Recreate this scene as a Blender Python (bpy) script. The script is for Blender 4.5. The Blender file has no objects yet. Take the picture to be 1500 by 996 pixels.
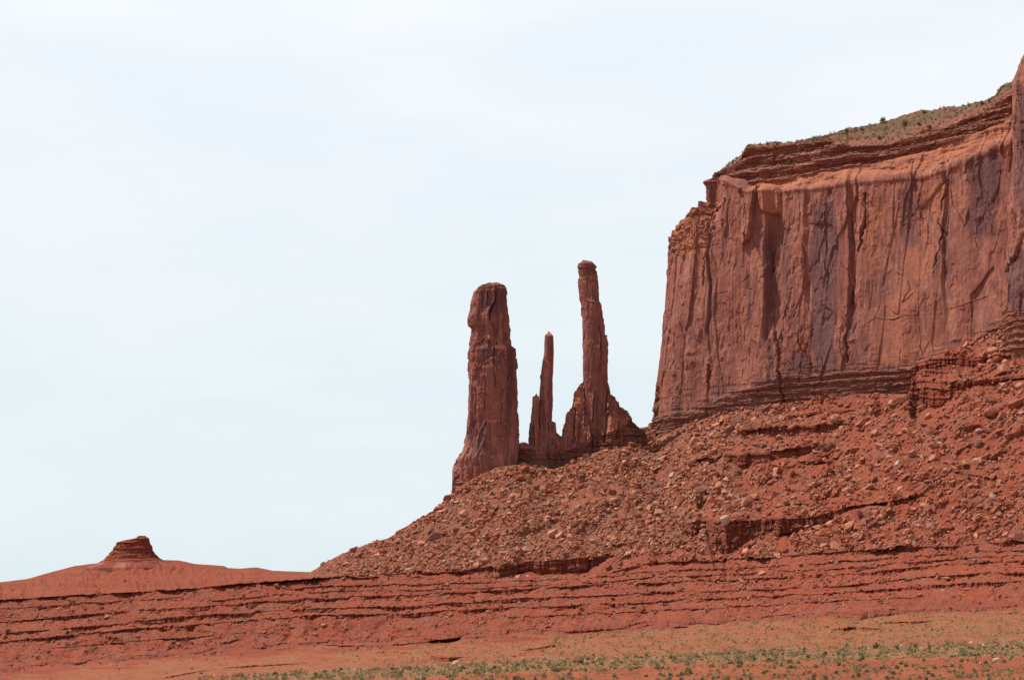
import bpy, bmesh, math
import numpy as np
from mathutils import Vector, Matrix

# ------------------------------------------------------------------ camera, sky, sun
SC = bpy.context.scene
F, CX, CY, YH = 2800.0, 750.0, 498.0, 880.0
PITCH = math.atan((YH - CY) / F)
cam_d = bpy.data.cameras.new('camera')
cam = bpy.data.objects.new('camera', cam_d)
SC.collection.objects.link(cam)
cam_d.sensor_fit = 'HORIZONTAL'; cam_d.sensor_width = 36.0
cam_d.lens = 36.0 * F / 1500.0
cam_d.clip_start = 1.0; cam_d.clip_end = 60000.0
cam.location = (0, 0, 0); cam.rotation_euler = (math.pi / 2 + PITCH, 0, 0)
SC.camera = cam

SUN_AZ = math.radians(-81)      # from +Y towards +X
SUN_EL = math.radians(62)
SUN_STRENGTH = 5.0
SKY_STRENGTH = 0.10
EXPOSURE = 0.07
sd = Vector((math.sin(SUN_AZ) * math.cos(SUN_EL), math.cos(SUN_AZ) * math.cos(SUN_EL), math.sin(SUN_EL)))
sun_d = bpy.data.lights.new('sun', 'SUN'); sun_d.energy = SUN_STRENGTH; sun_d.angle = math.radians(0.5)
sun_d.color = (1.0, 0.955, 0.89)
sun = bpy.data.objects.new('sun', sun_d); SC.collection.objects.link(sun)
sun.rotation_euler = sd.to_track_quat('Z', 'Y').to_euler()

w = bpy.data.worlds.new('World'); SC.world = w; w.use_nodes = True
nt = w.node_tree; N = nt.nodes; L = nt.links; N.clear()
out = N.new('ShaderNodeOutputWorld'); bg = N.new('ShaderNodeBackground')
sky = N.new('ShaderNodeTexSky'); sky.sky_type = 'NISHITA'; sky.sun_disc = False
sky.sun_elevation = SUN_EL; sky.sun_rotation = SUN_AZ
sky.altitude = 1600; sky.air_density = 1.0; sky.dust_density = 2.0; sky.ozone_density = 1.0
bg.inputs['Strength'].default_value = SKY_STRENGTH
tc = N.new('ShaderNodeTexCoord')
sx = N.new('ShaderNodeSeparateXYZ'); L.new(tc.outputs['Generated'], sx.inputs[0])
# a bright veil of thin high cloud, thickest towards the horizon, opening higher up
veil = N.new('ShaderNodeMapRange'); veil.interpolation_type = 'SMOOTHSTEP'
veil.inputs['From Min'].default_value = 0.34; veil.inputs['From Max'].default_value = 0.58
veil.inputs['To Min'].default_value = 0.96; veil.inputs['To Max'].default_value = 0.0
L.new(sx.outputs['Z'], veil.inputs['Value'])
mp = N.new('ShaderNodeMapping'); mp.inputs['Scale'].default_value = (6, 6, 22)
mp.inputs['Location'].default_value = (0.7, 0.0, 1.3)
L.new(tc.outputs['Generated'], mp.inputs['Vector'])
n1 = N.new('ShaderNodeTexNoise'); n1.inputs['Scale'].default_value = 1.0; n1.inputs['Detail'].default_value = 7
n1.inputs['Roughness'].default_value = 0.52; n1.inputs['Distortion'].default_value = 0.25
L.new(mp.outputs[0], n1.inputs['Vector'])
cr = N.new('ShaderNodeMapRange'); cr.inputs['From Min'].default_value = 0.30; cr.inputs['From Max'].default_value = 0.66
L.new(n1.outputs['Fac'], cr.inputs['Value'])
vc = N.new('ShaderNodeMix'); vc.data_type = 'RGBA'
vc.inputs['A'].default_value = (7.5, 8.4, 8.75, 1)     # thin veil
vc.inputs['B'].default_value = (8.3, 8.85, 9.1, 1)      # thicker cloud
L.new(cr.outputs[0], vc.inputs['Factor'])
ht = N.new('ShaderNodeMapRange'); ht.inputs['From Min'].default_value = 0.0; ht.inputs['From Max'].default_value = 0.30
L.new(sx.outputs['Z'], ht.inputs['Value'])
hc = N.new('ShaderNodeMix'); hc.data_type = 'RGBA'; hc.blend_type = 'MULTIPLY'
hc.inputs['Factor'].default_value = 1.0
hr = N.new('ShaderNodeMix'); hr.data_type = 'RGBA'
hr.inputs['A'].default_value = (0.93, 0.965, 0.97, 1); hr.inputs['B'].default_value = (1.10, 1.07, 1.09, 1)
L.new(ht.outputs[0], hr.inputs['Factor'])
L.new(vc.outputs['Result'], hc.inputs['A']); L.new(hr.outputs['Result'], hc.inputs['B'])
mx = N.new('ShaderNodeMix'); mx.data_type = 'RGBA'
L.new(veil.outputs[0], mx.inputs['Factor'])
L.new(sky.outputs[0], mx.inputs['A']); L.new(hc.outputs['Result'], mx.inputs['B'])
L.new(mx.outputs['Result'], bg.inputs['Color']); L.new(bg.outputs[0], out.inputs['Surface'])

SC.view_settings.view_transform = 'Standard'; SC.view_settings.look = 'None'
SC.view_settings.exposure = EXPOSURE; SC.view_settings.gamma = 1.0
SC.view_settings.use_curve_mapping = False
SC.render.engine = 'CYCLES'
SC.cycles.max_bounces = 4; SC.cycles.diffuse_bounces = 3
SC.cycles.glossy_bounces = 1; SC.cycles.transmission_bounces = 1

# ------------------------------------------------------------------ helpers
ct, st = math.cos(PITCH), math.sin(PITCH)
def unproj(px, py, Y):
    a = (np.asarray(px, float) - CX) / F; b = (CY - np.asarray(py, float)) / F
    ry = ct - b * st; rz = st + b * ct
    k = Y / ry
    return np.stack(np.broadcast_arrays(a * k, Y + 0 * k, rz * k), -1)
def proj(P):
    fw = P[..., 1] * ct + P[..., 2] * st; up = -P[..., 1] * st + P[..., 2] * ct
    return CX + F * P[..., 0] / fw, CY - F * up / fw
def crv(px, pts):
    a = np.array(pts, float); return np.interp(px, a[:, 0], a[:, 1])

_r = np.random.default_rng(7)
PERM = _r.permutation(256).astype(np.int32)
G3 = _r.normal(size=(256, 3)).astype(np.float32); G3 /= np.linalg.norm(G3, axis=1)[:, None]
def pn(x, y, z=0.0):
    x, y, z = np.broadcast_arrays(np.asarray(x, np.float32), np.asarray(y, np.float32), np.asarray(z, np.float32))
    xi = np.floor(x).astype(np.int32); yi = np.floor(y).astype(np.int32); zi = np.floor(z).astype(np.int32)
    fx = x - xi; fy = y - yi; fz = z - zi
    u = fx * fx * fx * (fx * (fx * 6 - 15) + 10); v = fy * fy * fy * (fy * (fy * 6 - 15) + 10); q = fz * fz * fz * (fz * (fz * 6 - 15) + 10)
    res = 0
    for dx in (0, 1):
        hx = PERM[(xi + dx) & 255]; wx = u if dx else 1 - u
        for dy in (0, 1):
            hy = PERM[(hx + yi + dy) & 255]; wy = v if dy else 1 - v
            for dz in (0, 1):
                g = G3[PERM[(hy + zi + dz) & 255]]
                d = g[..., 0] * (fx - dx) + g[..., 1] * (fy - dy) + g[..., 2] * (fz - dz)
                res = res + d * (wx * wy * (q if dz else 1 - q))
    return res * 1.6
def fbm(x, y, z=0.0, o=4, g=0.5):
    s = 0; a = 1.0; f = 1.0
    for i in range(o):
        s = s + a * pn(x * f + 17.3 * i, y * f + 5.1 * i, z * f); a *= g; f *= 2.03
    return s
def hsh(ix, iy, k=0):
    h = PERM[(PERM[(ix + 37 * k) & 255] + iy) & 255].astype(np.int32)
    h2 = PERM[(h + 91 * k + (ix >> 8) + 7) & 255]
    return (h * 256 + h2) / 65536.0
def worley(x, y, k=0, jit=0.9, tilt=False):
    """F1, F2 and a random value per cell"""
    xi = np.floor(x).astype(np.int32); yi = np.floor(y).astype(np.int32)
    f1 = np.full(np.shape(x), 9.0, np.float32); f2 = f1.copy(); idv = np.zeros(np.shape(x), np.float32); tl = np.zeros(np.shape(x), np.float32)
    for dx in (-1, 0, 1):
        for dy in (-1, 0, 1):
            cx = xi + dx; cy = yi + dy
            jx = hsh(cx, cy, 1 + k) - .5; jy = hsh(cx, cy, 2 + k) - .5
            ex = x - (cx + .5 + jit * jx); ey = y - (cy + .5 + jit * jy); d = np.hypot(ex, ey)
            c = d < f1
            if tilt: tl = np.where(c, (hsh(cx, cy, 11 + k) - .5) * 2 * ex + (hsh(cx, cy, 12 + k) - .5) * 2 * ey, tl)
            f2 = np.where(c, f1, np.minimum(f2, d)); f1 = np.where(c, d, f1)
            idv = np.where(c, hsh(cx, cy, 3 + k), idv)
    if tilt: return f1, f2, idv, tl
    return f1, f2, idv
def sst(a, b, x):
    t = np.clip((x - a) / (b - a), 0, 1); return t * t * (3 - 2 * t)

def grid_mesh(name, P, closed=False, attrs=None, mat=None, smooth=True, flip=False, cap=False):
    nr, nc = P.shape[:2]
    me = bpy.data.meshes.new(name)
    idx = np.arange(nr * nc).reshape(nr, nc)
    if closed: idx = np.concatenate([idx, idx[:, :1]], 1)
    a, b, c, d = idx[:-1, :-1], idx[:-1, 1:], idx[1:, 1:], idx[1:, :-1]
    q = np.stack([a, b, c, d] if not flip else [a, d, c, b], -1).reshape(-1, 4)
    nv = nr * nc
    me.vertices.add(nv); me.vertices.foreach_set('co', P.reshape(-1).astype(np.float32))
    nq = len(q); 
    loops = q.reshape(-1); starts = np.arange(nq) * 4; tot = np.full(nq, 4)
    if cap and closed:
        ring = idx[-1, :-1]; ring = ring if not flip else ring[::-1]
        loops = np.concatenate([loops, ring]); starts = np.append(starts, nq * 4); tot = np.append(tot, len(ring)); nq += 1
    me.loops.add(len(loops)); me.loops.foreach_set('vertex_index', loops.astype(np.int32))
    me.polygons.add(nq); me.polygons.foreach_set('loop_start', starts.astype(np.int32))
    me.polygons.foreach_set('loop_total', tot.astype(np.int32))
    me.polygons.foreach_set('use_smooth', np.full(nq, smooth))
    me.update(calc_edges=True)
    for k, v in (attrs or {}).items():
        at = me.attributes.new(k, 'FLOAT', 'POINT')
        at.data.foreach_set('value', np.ascontiguousarray(np.broadcast_to(v, (nr, nc)), np.float32).reshape(-1))
    if mat: me.materials.append(mat)
    return me
def raw_mesh(name, V, Fc, mat=None, smooth=False):
    """V (n,3), Fc (m,3) triangles"""
    me = bpy.data.meshes.new(name)
    me.vertices.add(len(V)); me.vertices.foreach_set('co', np.ascontiguousarray(V, np.float32).reshape(-1))
    me.loops.add(Fc.size); me.loops.foreach_set('vertex_index', np.ascontiguousarray(Fc, np.int32).reshape(-1))
    me.polygons.add(len(Fc)); me.polygons.foreach_set('loop_start', (np.arange(len(Fc)) * Fc.shape[1]).astype(np.int32))
    me.polygons.foreach_set('loop_total', np.full(len(Fc), Fc.shape[1], np.int32))
    me.polygons.foreach_set('use_smooth', np.full(len(Fc), smooth))
    me.update(calc_edges=True)
    if mat: me.materials.append(mat)
    return me
def link(name, me, parent=None, label=None, cat=None, group=None, kind=None, loc=None):
    o = bpy.data.objects.new(name, me); SC.collection.objects.link(o)
    if parent: o.parent = parent
    if label: o['label'] = label
    if cat: o['category'] = cat
    if group: o['group'] = group
    if kind: o['kind'] = kind
    if loc is not None: o.location = loc
    return o
def recenter(P, base):
    return P - np.asarray(base)

# ------------------------------------------------------------------ materials
class MB:
    def __init__(s, name, rough=0.95):
        s.m = bpy.data.materials.new(name); s.m.use_nodes = True
        s.t = s.m.node_tree; s.N = s.t.nodes; s.L = s.t.links
        s.b = s.N['Principled BSDF']; s.b.inputs['Roughness'].default_value = rough
        s.b.inputs['Specular IOR Level'].default_value = 0.12
        s.tc = s.N.new('ShaderNodeTexCoord')
        s.geo = s.N.new('ShaderNodeNewGeometry')
    def noise(s, scale, detail=5, rough=.6, sc=(1, 1, 1), dist=0.0, out='Fac'):
        m = s.N.new('ShaderNodeMapping'); m.inputs['Scale'].default_value = sc
        s.L.new(s.geo.outputs['Position'], m.inputs['Vector'])
        n = s.N.new('ShaderNodeTexNoise'); n.inputs['Scale'].default_value = scale
        n.inputs['Detail'].default_value = detail; n.inputs['Roughness'].default_value = rough
        n.inputs['Distortion'].default_value = dist
        s.L.new(m.outputs[0], n.inputs['Vector']); return n.outputs[out]
    def rng(s, v, a, b, c=0., d=1.):
        r = s.N.new('ShaderNodeMapRange'); r.inputs['From Min'].default_value = a; r.inputs['From Max'].default_value = b
        r.inputs['To Min'].default_value = c; r.inputs['To Max'].default_value = d
        s.L.new(v, r.inputs['Value']); return r.outputs[0]
    def attr(s, name):
        a = s.N.new('ShaderNodeAttribute'); a.attribute_name = name; return a.outputs['Fac']
    def mul(s, a, b, op='MULTIPLY'):
        m = s.N.new('ShaderNodeMath'); m.operation = op
        for i, v in enumerate((a, b)):
            if isinstance(v, (int, float)): m.inputs[i].default_value = v
            else: s.L.new(v, m.inputs[i])
        return m.outputs[0]
    def mix(s, f, a, b, mode='MIX'):
        m = s.N.new('ShaderNodeMix'); m.data_type = 'RGBA'; m.blend_type = mode; m.clamp_factor = True
        for k, v in (('Factor', f), ('A', a), ('B', b)):
            if isinstance(v, tuple): m.inputs[k].default_value = (*v, 1)
            elif isinstance(v, (int, float)): m.inputs[k].default_value = v
            else: s.L.new(v, m.inputs[k])
        return m.outputs['Result']
    def ramp(s, v, stops, interp='LINEAR'):
        r = s.N.new('ShaderNodeValToRGB'); r.color_ramp.interpolation = interp
        e = r.color_ramp.elements
        while len(e) < len(stops): e.new(0.5)
        for el, (p, c) in zip(e, stops): el.position = p; el.color = (*c, 1)
        s.L.new(v, r.inputs[0]); return r.outputs[0]
    def bump(s, h, dist, strength=1.0, prev=None):
        b = s.N.new('ShaderNodeBump'); b.inputs['Distance'].default_value = dist; b.inputs['Strength'].default_value = strength
        s.L.new(h, b.inputs['Height'])
        if prev: s.L.new(prev, b.inputs['Normal'])
        return b.outputs[0]
    def done(s, col, nrm=None):
        if isinstance(col, tuple): s.b.inputs['Base Color'].default_value = (*col, 1)
        else: s.L.new(col, s.b.inputs['Base Color'])
        if nrm: s.L.new(nrm, s.b.inputs['Normal'])
        return s.m

def mat_ground():
    s = MB('red_desert_ground')
    big = s.noise(.03, 4, .6); fine = s.noise(1.1, 6, .7); mid = s.noise(.22, 5, .6)
    red = s.mix(s.rng(mid, .3, .7), (.258, .050, .024), (.345, .084, .041))
    red = s.mix(s.rng(big, .35, .65, 0, .6), red, (.300, .075, .038))
    beds = s.noise(.5, 3, .5, sc=(.02, .02, 1.6))
    red = s.mix(s.rng(beds, .42, .60, 0, .45), red, (.22, .048, .026))
    tal = s.mix(s.rng(fine, .38, .62), (.185, .060, .033), (.345, .122, .070))  # dark tone stands in for shadow in the gaps between rocks
    tal = s.mix(s.rng(s.noise(.09, 6, .7), .50, .60, 0, .70), tal, s.mix(s.rng(fine, .4, .6), (.125, .085, .042), (.27, .17, .10)))
    tal = s.mix(s.rng(big, .52, .68, 0, .6), tal, (.325, .098, .050))
    tan = s.mix(s.rng(mid, .35, .65), (.300, .088, .038), (.375, .145, .070))
    c = s.mix(s.attr('talus'), red, tal)
    c = s.mix(s.attr('tan'), c, tan)
    gr = s.mix(s.rng(s.noise(.9, 6, .75), .40, .60), (.19, .105, .045), (.37, .19, .090))
    c = s.mix(s.attr('grass'), c, gr)
    c = s.mix(s.attr('bright'), c, (.38, .115, .052))
    rb = s.rng(s.noise(.16, 6, .7, sc=(1, 1, 1.6)), .46, .60)
    rbc = s.mix(s.rng(s.noise(2.6, 4, .7), .44, .56), (.115, .036, .024), (.330, .135, .085))
    c = s.mix(s.mul(s.mul(rb, s.attr('rough')), .8), c, rbc)
    vd = s.rng(s.noise(1.7, 6, .8), .52, .62)
    c = s.mix(s.mul(s.mul(vd, s.attr('rough')), .5), c, (.40, .150, .090))
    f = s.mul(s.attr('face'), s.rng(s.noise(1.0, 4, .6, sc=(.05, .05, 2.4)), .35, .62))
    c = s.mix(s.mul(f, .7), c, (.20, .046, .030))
    c = s.mix(s.rng(fine, .38, .54, .55, 0), c, (.13, .036, .022))
    n = s.bump(s.noise(2.2, 6, .75), .35, .9)
    n = s.bump(s.noise(.7, 4, .6), .5, .6, n)
    return s.done(c, n)
def mat_cliff(name='cliff_sandstone', bd=((.150, .055, .040), (.330, .135, .085)), base=(.300, .102, .069), base2=(.345, .132, .090), orange=(.44, .165, .090)):
    s = MB(name)
    big = s.noise(.05, 4, .6, sc=(1, 1, .5)); fine = s.noise(.9, 7, .72); mid = s.noise(.18, 5, .62, sc=(1, 1, .55))
    c = s.mix(s.rng(mid, .3, .7), base, base2)
    c = s.mix(s.rng(big, .35, .68, 0, .7), c, tuple(v * .84 for v in base))
    c = s.mix(s.rng(s.noise(.12, 6, .62, sc=(1, 1, .6), dist=.8), .50, .60, 0, .60), c, (.46, .195, .125))
    c = s.mix(s.rng(s.noise(.20, 6, .65, sc=(1.2, 1.2, .22), dist=.5), .52, .62, 0, .62), c, (.205, .092, .078))
    # rain streaks of desert varnish; the vertex mask also holds painted shade
    stk = s.noise(1.0, 6, .66, sc=(.42, .42, .028), dist=.35)
    stk2 = s.noise(1.0, 4, .6, sc=(1.1, 1.1, .035), dist=.2)
    av = s.attr('varnish_and_shade')
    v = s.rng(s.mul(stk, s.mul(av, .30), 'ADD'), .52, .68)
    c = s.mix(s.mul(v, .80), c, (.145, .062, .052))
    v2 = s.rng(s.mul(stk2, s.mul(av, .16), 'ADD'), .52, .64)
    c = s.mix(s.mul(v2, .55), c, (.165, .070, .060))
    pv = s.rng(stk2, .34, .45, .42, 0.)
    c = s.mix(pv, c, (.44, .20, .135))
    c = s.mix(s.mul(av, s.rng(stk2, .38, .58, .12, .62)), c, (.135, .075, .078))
    c = s.mix(s.attr('orange'), c, s.mix(s.rng(mid, .3, .7), orange, tuple(v * .86 for v in orange)))
    beds = s.noise(1.0, 3, .6, sc=(.05, .05, 2.2))
    bb = s.mix(s.rng(beds, .38, .62), *bd)
    c = s.mix(s.mul(s.attr('beds'), .85), c, bb)
    c = s.mix(s.attr('green'), c, s.mix(s.rng(fine, .40, .60), (.225, .105, .066), (.110, .092, .048)))
    c = s.mix(s.rng(fine, .36, .50, .38, 0), c, (.13, .045, .034))
    n = s.bump(s.noise(2.2, 8, .75, sc=(1, 1, .6)), .22, .8)
    n = s.bump(s.noise(.5, 5, .65, sc=(1.4, 1.4, .3)), .5, .35, n)
    return s.done(c, n)
def mat_rock(name, c1, c2):
    s = MB(name)
    oi = s.N.new('ShaderNodeObjectInfo')
    c = s.mix(oi.outputs['Random'], c1, c2)
    c = s.mix(s.rng(s.noise(1.1, 5, .65), .38, .62, .45, 0), c, tuple(v * .62 for v in c1))
    return s.done(c, s.bump(s.noise(1.8, 6, .7), .25, .9))
def mat_rubble():
    s = MB('rubble_rock')
    r = s.geo.outputs['Random Per Island']
    c = s.ramp(r, [(0, (.20, .055, .028)), (.2, (.42, .14, .070)), (.42, (.33, .098, .048)), (.60, (.56, .24, .14)),
                   (.76, (.235, .105, .066)), (.86, (.62, .32, .205)), (.985, (.33, .17, .12)), (1.0, (.56, .37, .28))])
    c = s.mix(s.mul(s.attr('redden'), .5), c, (.325, .090, .048))
    c = s.mix(s.attr('white'), c, (.66, .52, .42))
    c = s.mix(s.rng(s.noise(1.5, 4, .6), .38, .6, .35, 0), c, (.17, .06, .04))
    return s.done(c, s.bump(s.noise(3, 4, .6), .15, .8))
def mat_leaf(name, stops):
    s = MB(name, .85)
    c = s.ramp(s.geo.outputs['Random Per Island'], stops)
    return s.done(c)
M_GROUND = mat_ground(); M_CLIFF = mat_cliff(); 
M_SPIRE = mat_cliff('spire_sandstone', base=(.315, .115, .084), base2=(.375, .150, .112), orange=(.54, .215, .12))
M_KNOB = mat_cliff('red_shale', base=(.265, .060, .033), base2=(.31, .078, .044), orange=(.36, .085, .045), bd=((.17, .038, .024), (.30, .075, .042)))
M_ROCKS = {'rust': mat_rock('rust_rock', (.30, .095, .052), (.36, .125, .072)),
           'pink': mat_rock('pink_rock', (.45, .180, .108), (.54, .24, .155)),
           'brown': mat_rock('brown_rock', (.225, .100, .068), (.29, .145, .10)),
           'pale': mat_rock('pale_rock', (.52, .34, .25), (.58, .41, .31))}
M_RUBBLE = mat_rubble()
M_SAGE = mat_leaf('sagebrush_leaf', [(0, (.20, .165, .075)), (.5, (.34, .275, .13)), (1, (.50, .38, .20))])
M_GREEN = mat_leaf('greasewood_leaf', [(0, (.085, .085, .034)), (.6, (.19, .175, .07)), (1, (.31, .26, .11))])
M_BARK = MB('bark').done((.12, .085, .06))

# ------------------------------------------------------------------ mesa plan
T0 = np.array([68.3, 737.5]); NRM = np.array([-.602, -.798]); RAD = 30.0
CC = T0 - NRM * RAD
rightdir = np.array([.798, -.602])
_lead = np.linspace(0, 1, 50)[:-1, None]
def mesa_path():
    A = T0 + rightdir * 250; B = T0 + rightdir * 150
    p1 = A + (B - A) * np.linspace(0, 1, 60)[:-1, None]
    n2 = int(150 / .165); p2 = B + (T0 - B) * np.linspace(0, 1, n2)[:-1, None]
    a0 = math.atan2(NRM[1], NRM[0]); a1 = a0 - math.radians(130)
    n3 = int(RAD * math.radians(110) / .13)
    aa = np.concatenate([np.linspace(a0, a0 - math.radians(110), n3)[:-1], np.linspace(a0 - math.radians(110), a1, 40)])
    p3 = CC + RAD * np.stack([np.cos(aa), np.sin(aa)], 1)
    d4 = np.array([-math.sin(a1), math.cos(a1)]) * -1
    p4 = p3[-1] + d4 * (np.linspace(0, 1, 50)[1:, None] ** 1.3) * 260
    P = np.concatenate([p1, p2, p3, p4])
    nrm = np.concatenate([np.repeat(NRM[None], len(p1) + len(p2), 0), np.stack([np.cos(aa), np.sin(aa)], 1),
                          np.repeat(np.array([[math.cos(a1), math.sin(a1)]]), len(p4), 0)])
    return P, nrm, len(p1), len(p1) + len(p2), len(p1) + len(p2) + n3
MP, MN, MI0, MI1, MI2 = mesa_path()
def mesa_px(Y0x):  # depth of the mesa foot for a photo column
    p = CX + F * MP[:MI1 + 300, 0] / (MP[:MI1 + 300, 1] * 1.0)  # approx, elevation small effect below
    return p
FOOT = [(455, 838), (480, 822), (500, 812), (530, 800), (570, 788), (600, 768), (640, 745), (665, 718), (698, 699), (730, 684), (774, 679),
        (813, 688), (842, 674), (893, 655), (925, 634), (936, 628), (957, 622), (961, 640), (1000, 622), (1050, 607), (1100, 595),
        (1150, 588), (1200, 583), (1260, 577), (1330, 577), (1338, 550), (1343, 529), (1400, 511), (1450, 488), (1480, 470), (1520, 462), (1600, 450)]
HUMP = [(-300, 868), (0, 853), (40, 848), (75, 838), (110, 829), (150, 824), (190, 821), (232, 820), (262, 821), (272, 823), (285, 826), (328, 829), (334, 832),
        (352, 833), (375, 831), (400, 836), (440, 837.5), (455, 838)]
def foot_py(px): return np.where(px < 455, crv(px, HUMP), crv(px, FOOT))
def mesa_depth(px, py):
    """world Y of the mesa's foot line along the column px at row py"""
    Pz = []
    a = (px - CX) / F; b = (CY - py) / F; k = a / (ct - b * st)       # x = k*Y
    # front line: T0 + rightdir*t
    t = (k * T0[1] - T0[0]) / (rightdir[0] - k * rightdir[1])
    Y = T0[1] + rightdir[1] * t
    # the rounded end
    A_ = k * k + 1; B_ = -2 * (k * CC[0] + CC[1]); C_ = CC[0] ** 2 + CC[1] ** 2 - RAD ** 2
    disc = np.maximum(B_ * B_ - 4 * A_ * C_, 0); Yc = (-B_ - np.sqrt(disc)) / (2 * A_)
    return np.where(t >= 0, Y, Yc)

# ------------------------------------------------------------------ terrain (depth per photo column, real 3D sheet)
def L5(px): return crv(px, [(0, 977), (100, 968), (200, 960), (300, 953), (450, 939), (617, 930), (783, 920), (950, 911), (1080, 905), (1280, 893), (1500, 886)])
def L4(px): return crv(px, [(0, 940), (150, 925), (230, 917), (300, 913), (450, 902), (617, 896), (783, 888), (950, 881), (1206, 868), (1310, 862), (1430, 853), (1500, 850)])
def L3(px): return crv(px, [(0, 928), (150, 915), (250, 903), (400, 894), (450, 891), (617, 885), (783, 875), (950, 867), (1200, 860), (1310, 849), (1420, 840), (1500, 838)])
def L2(px): return crv(px, [(0, 910), (150, 897), (300, 887), (450, 876), (617, 870), (783, 860), (950, 852), (1200, 845), (1290, 835), (1360, 828), (1500, 821)])
def L1(px): return crv(px, [(0, 878), (250, 864), (450, 846), (503, 844), (700, 846), (890, 838), (950, 824), (1056, 820), (1206, 809), (1250, 806), (1300, 803), (1400, 798), (1500, 792)])
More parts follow.
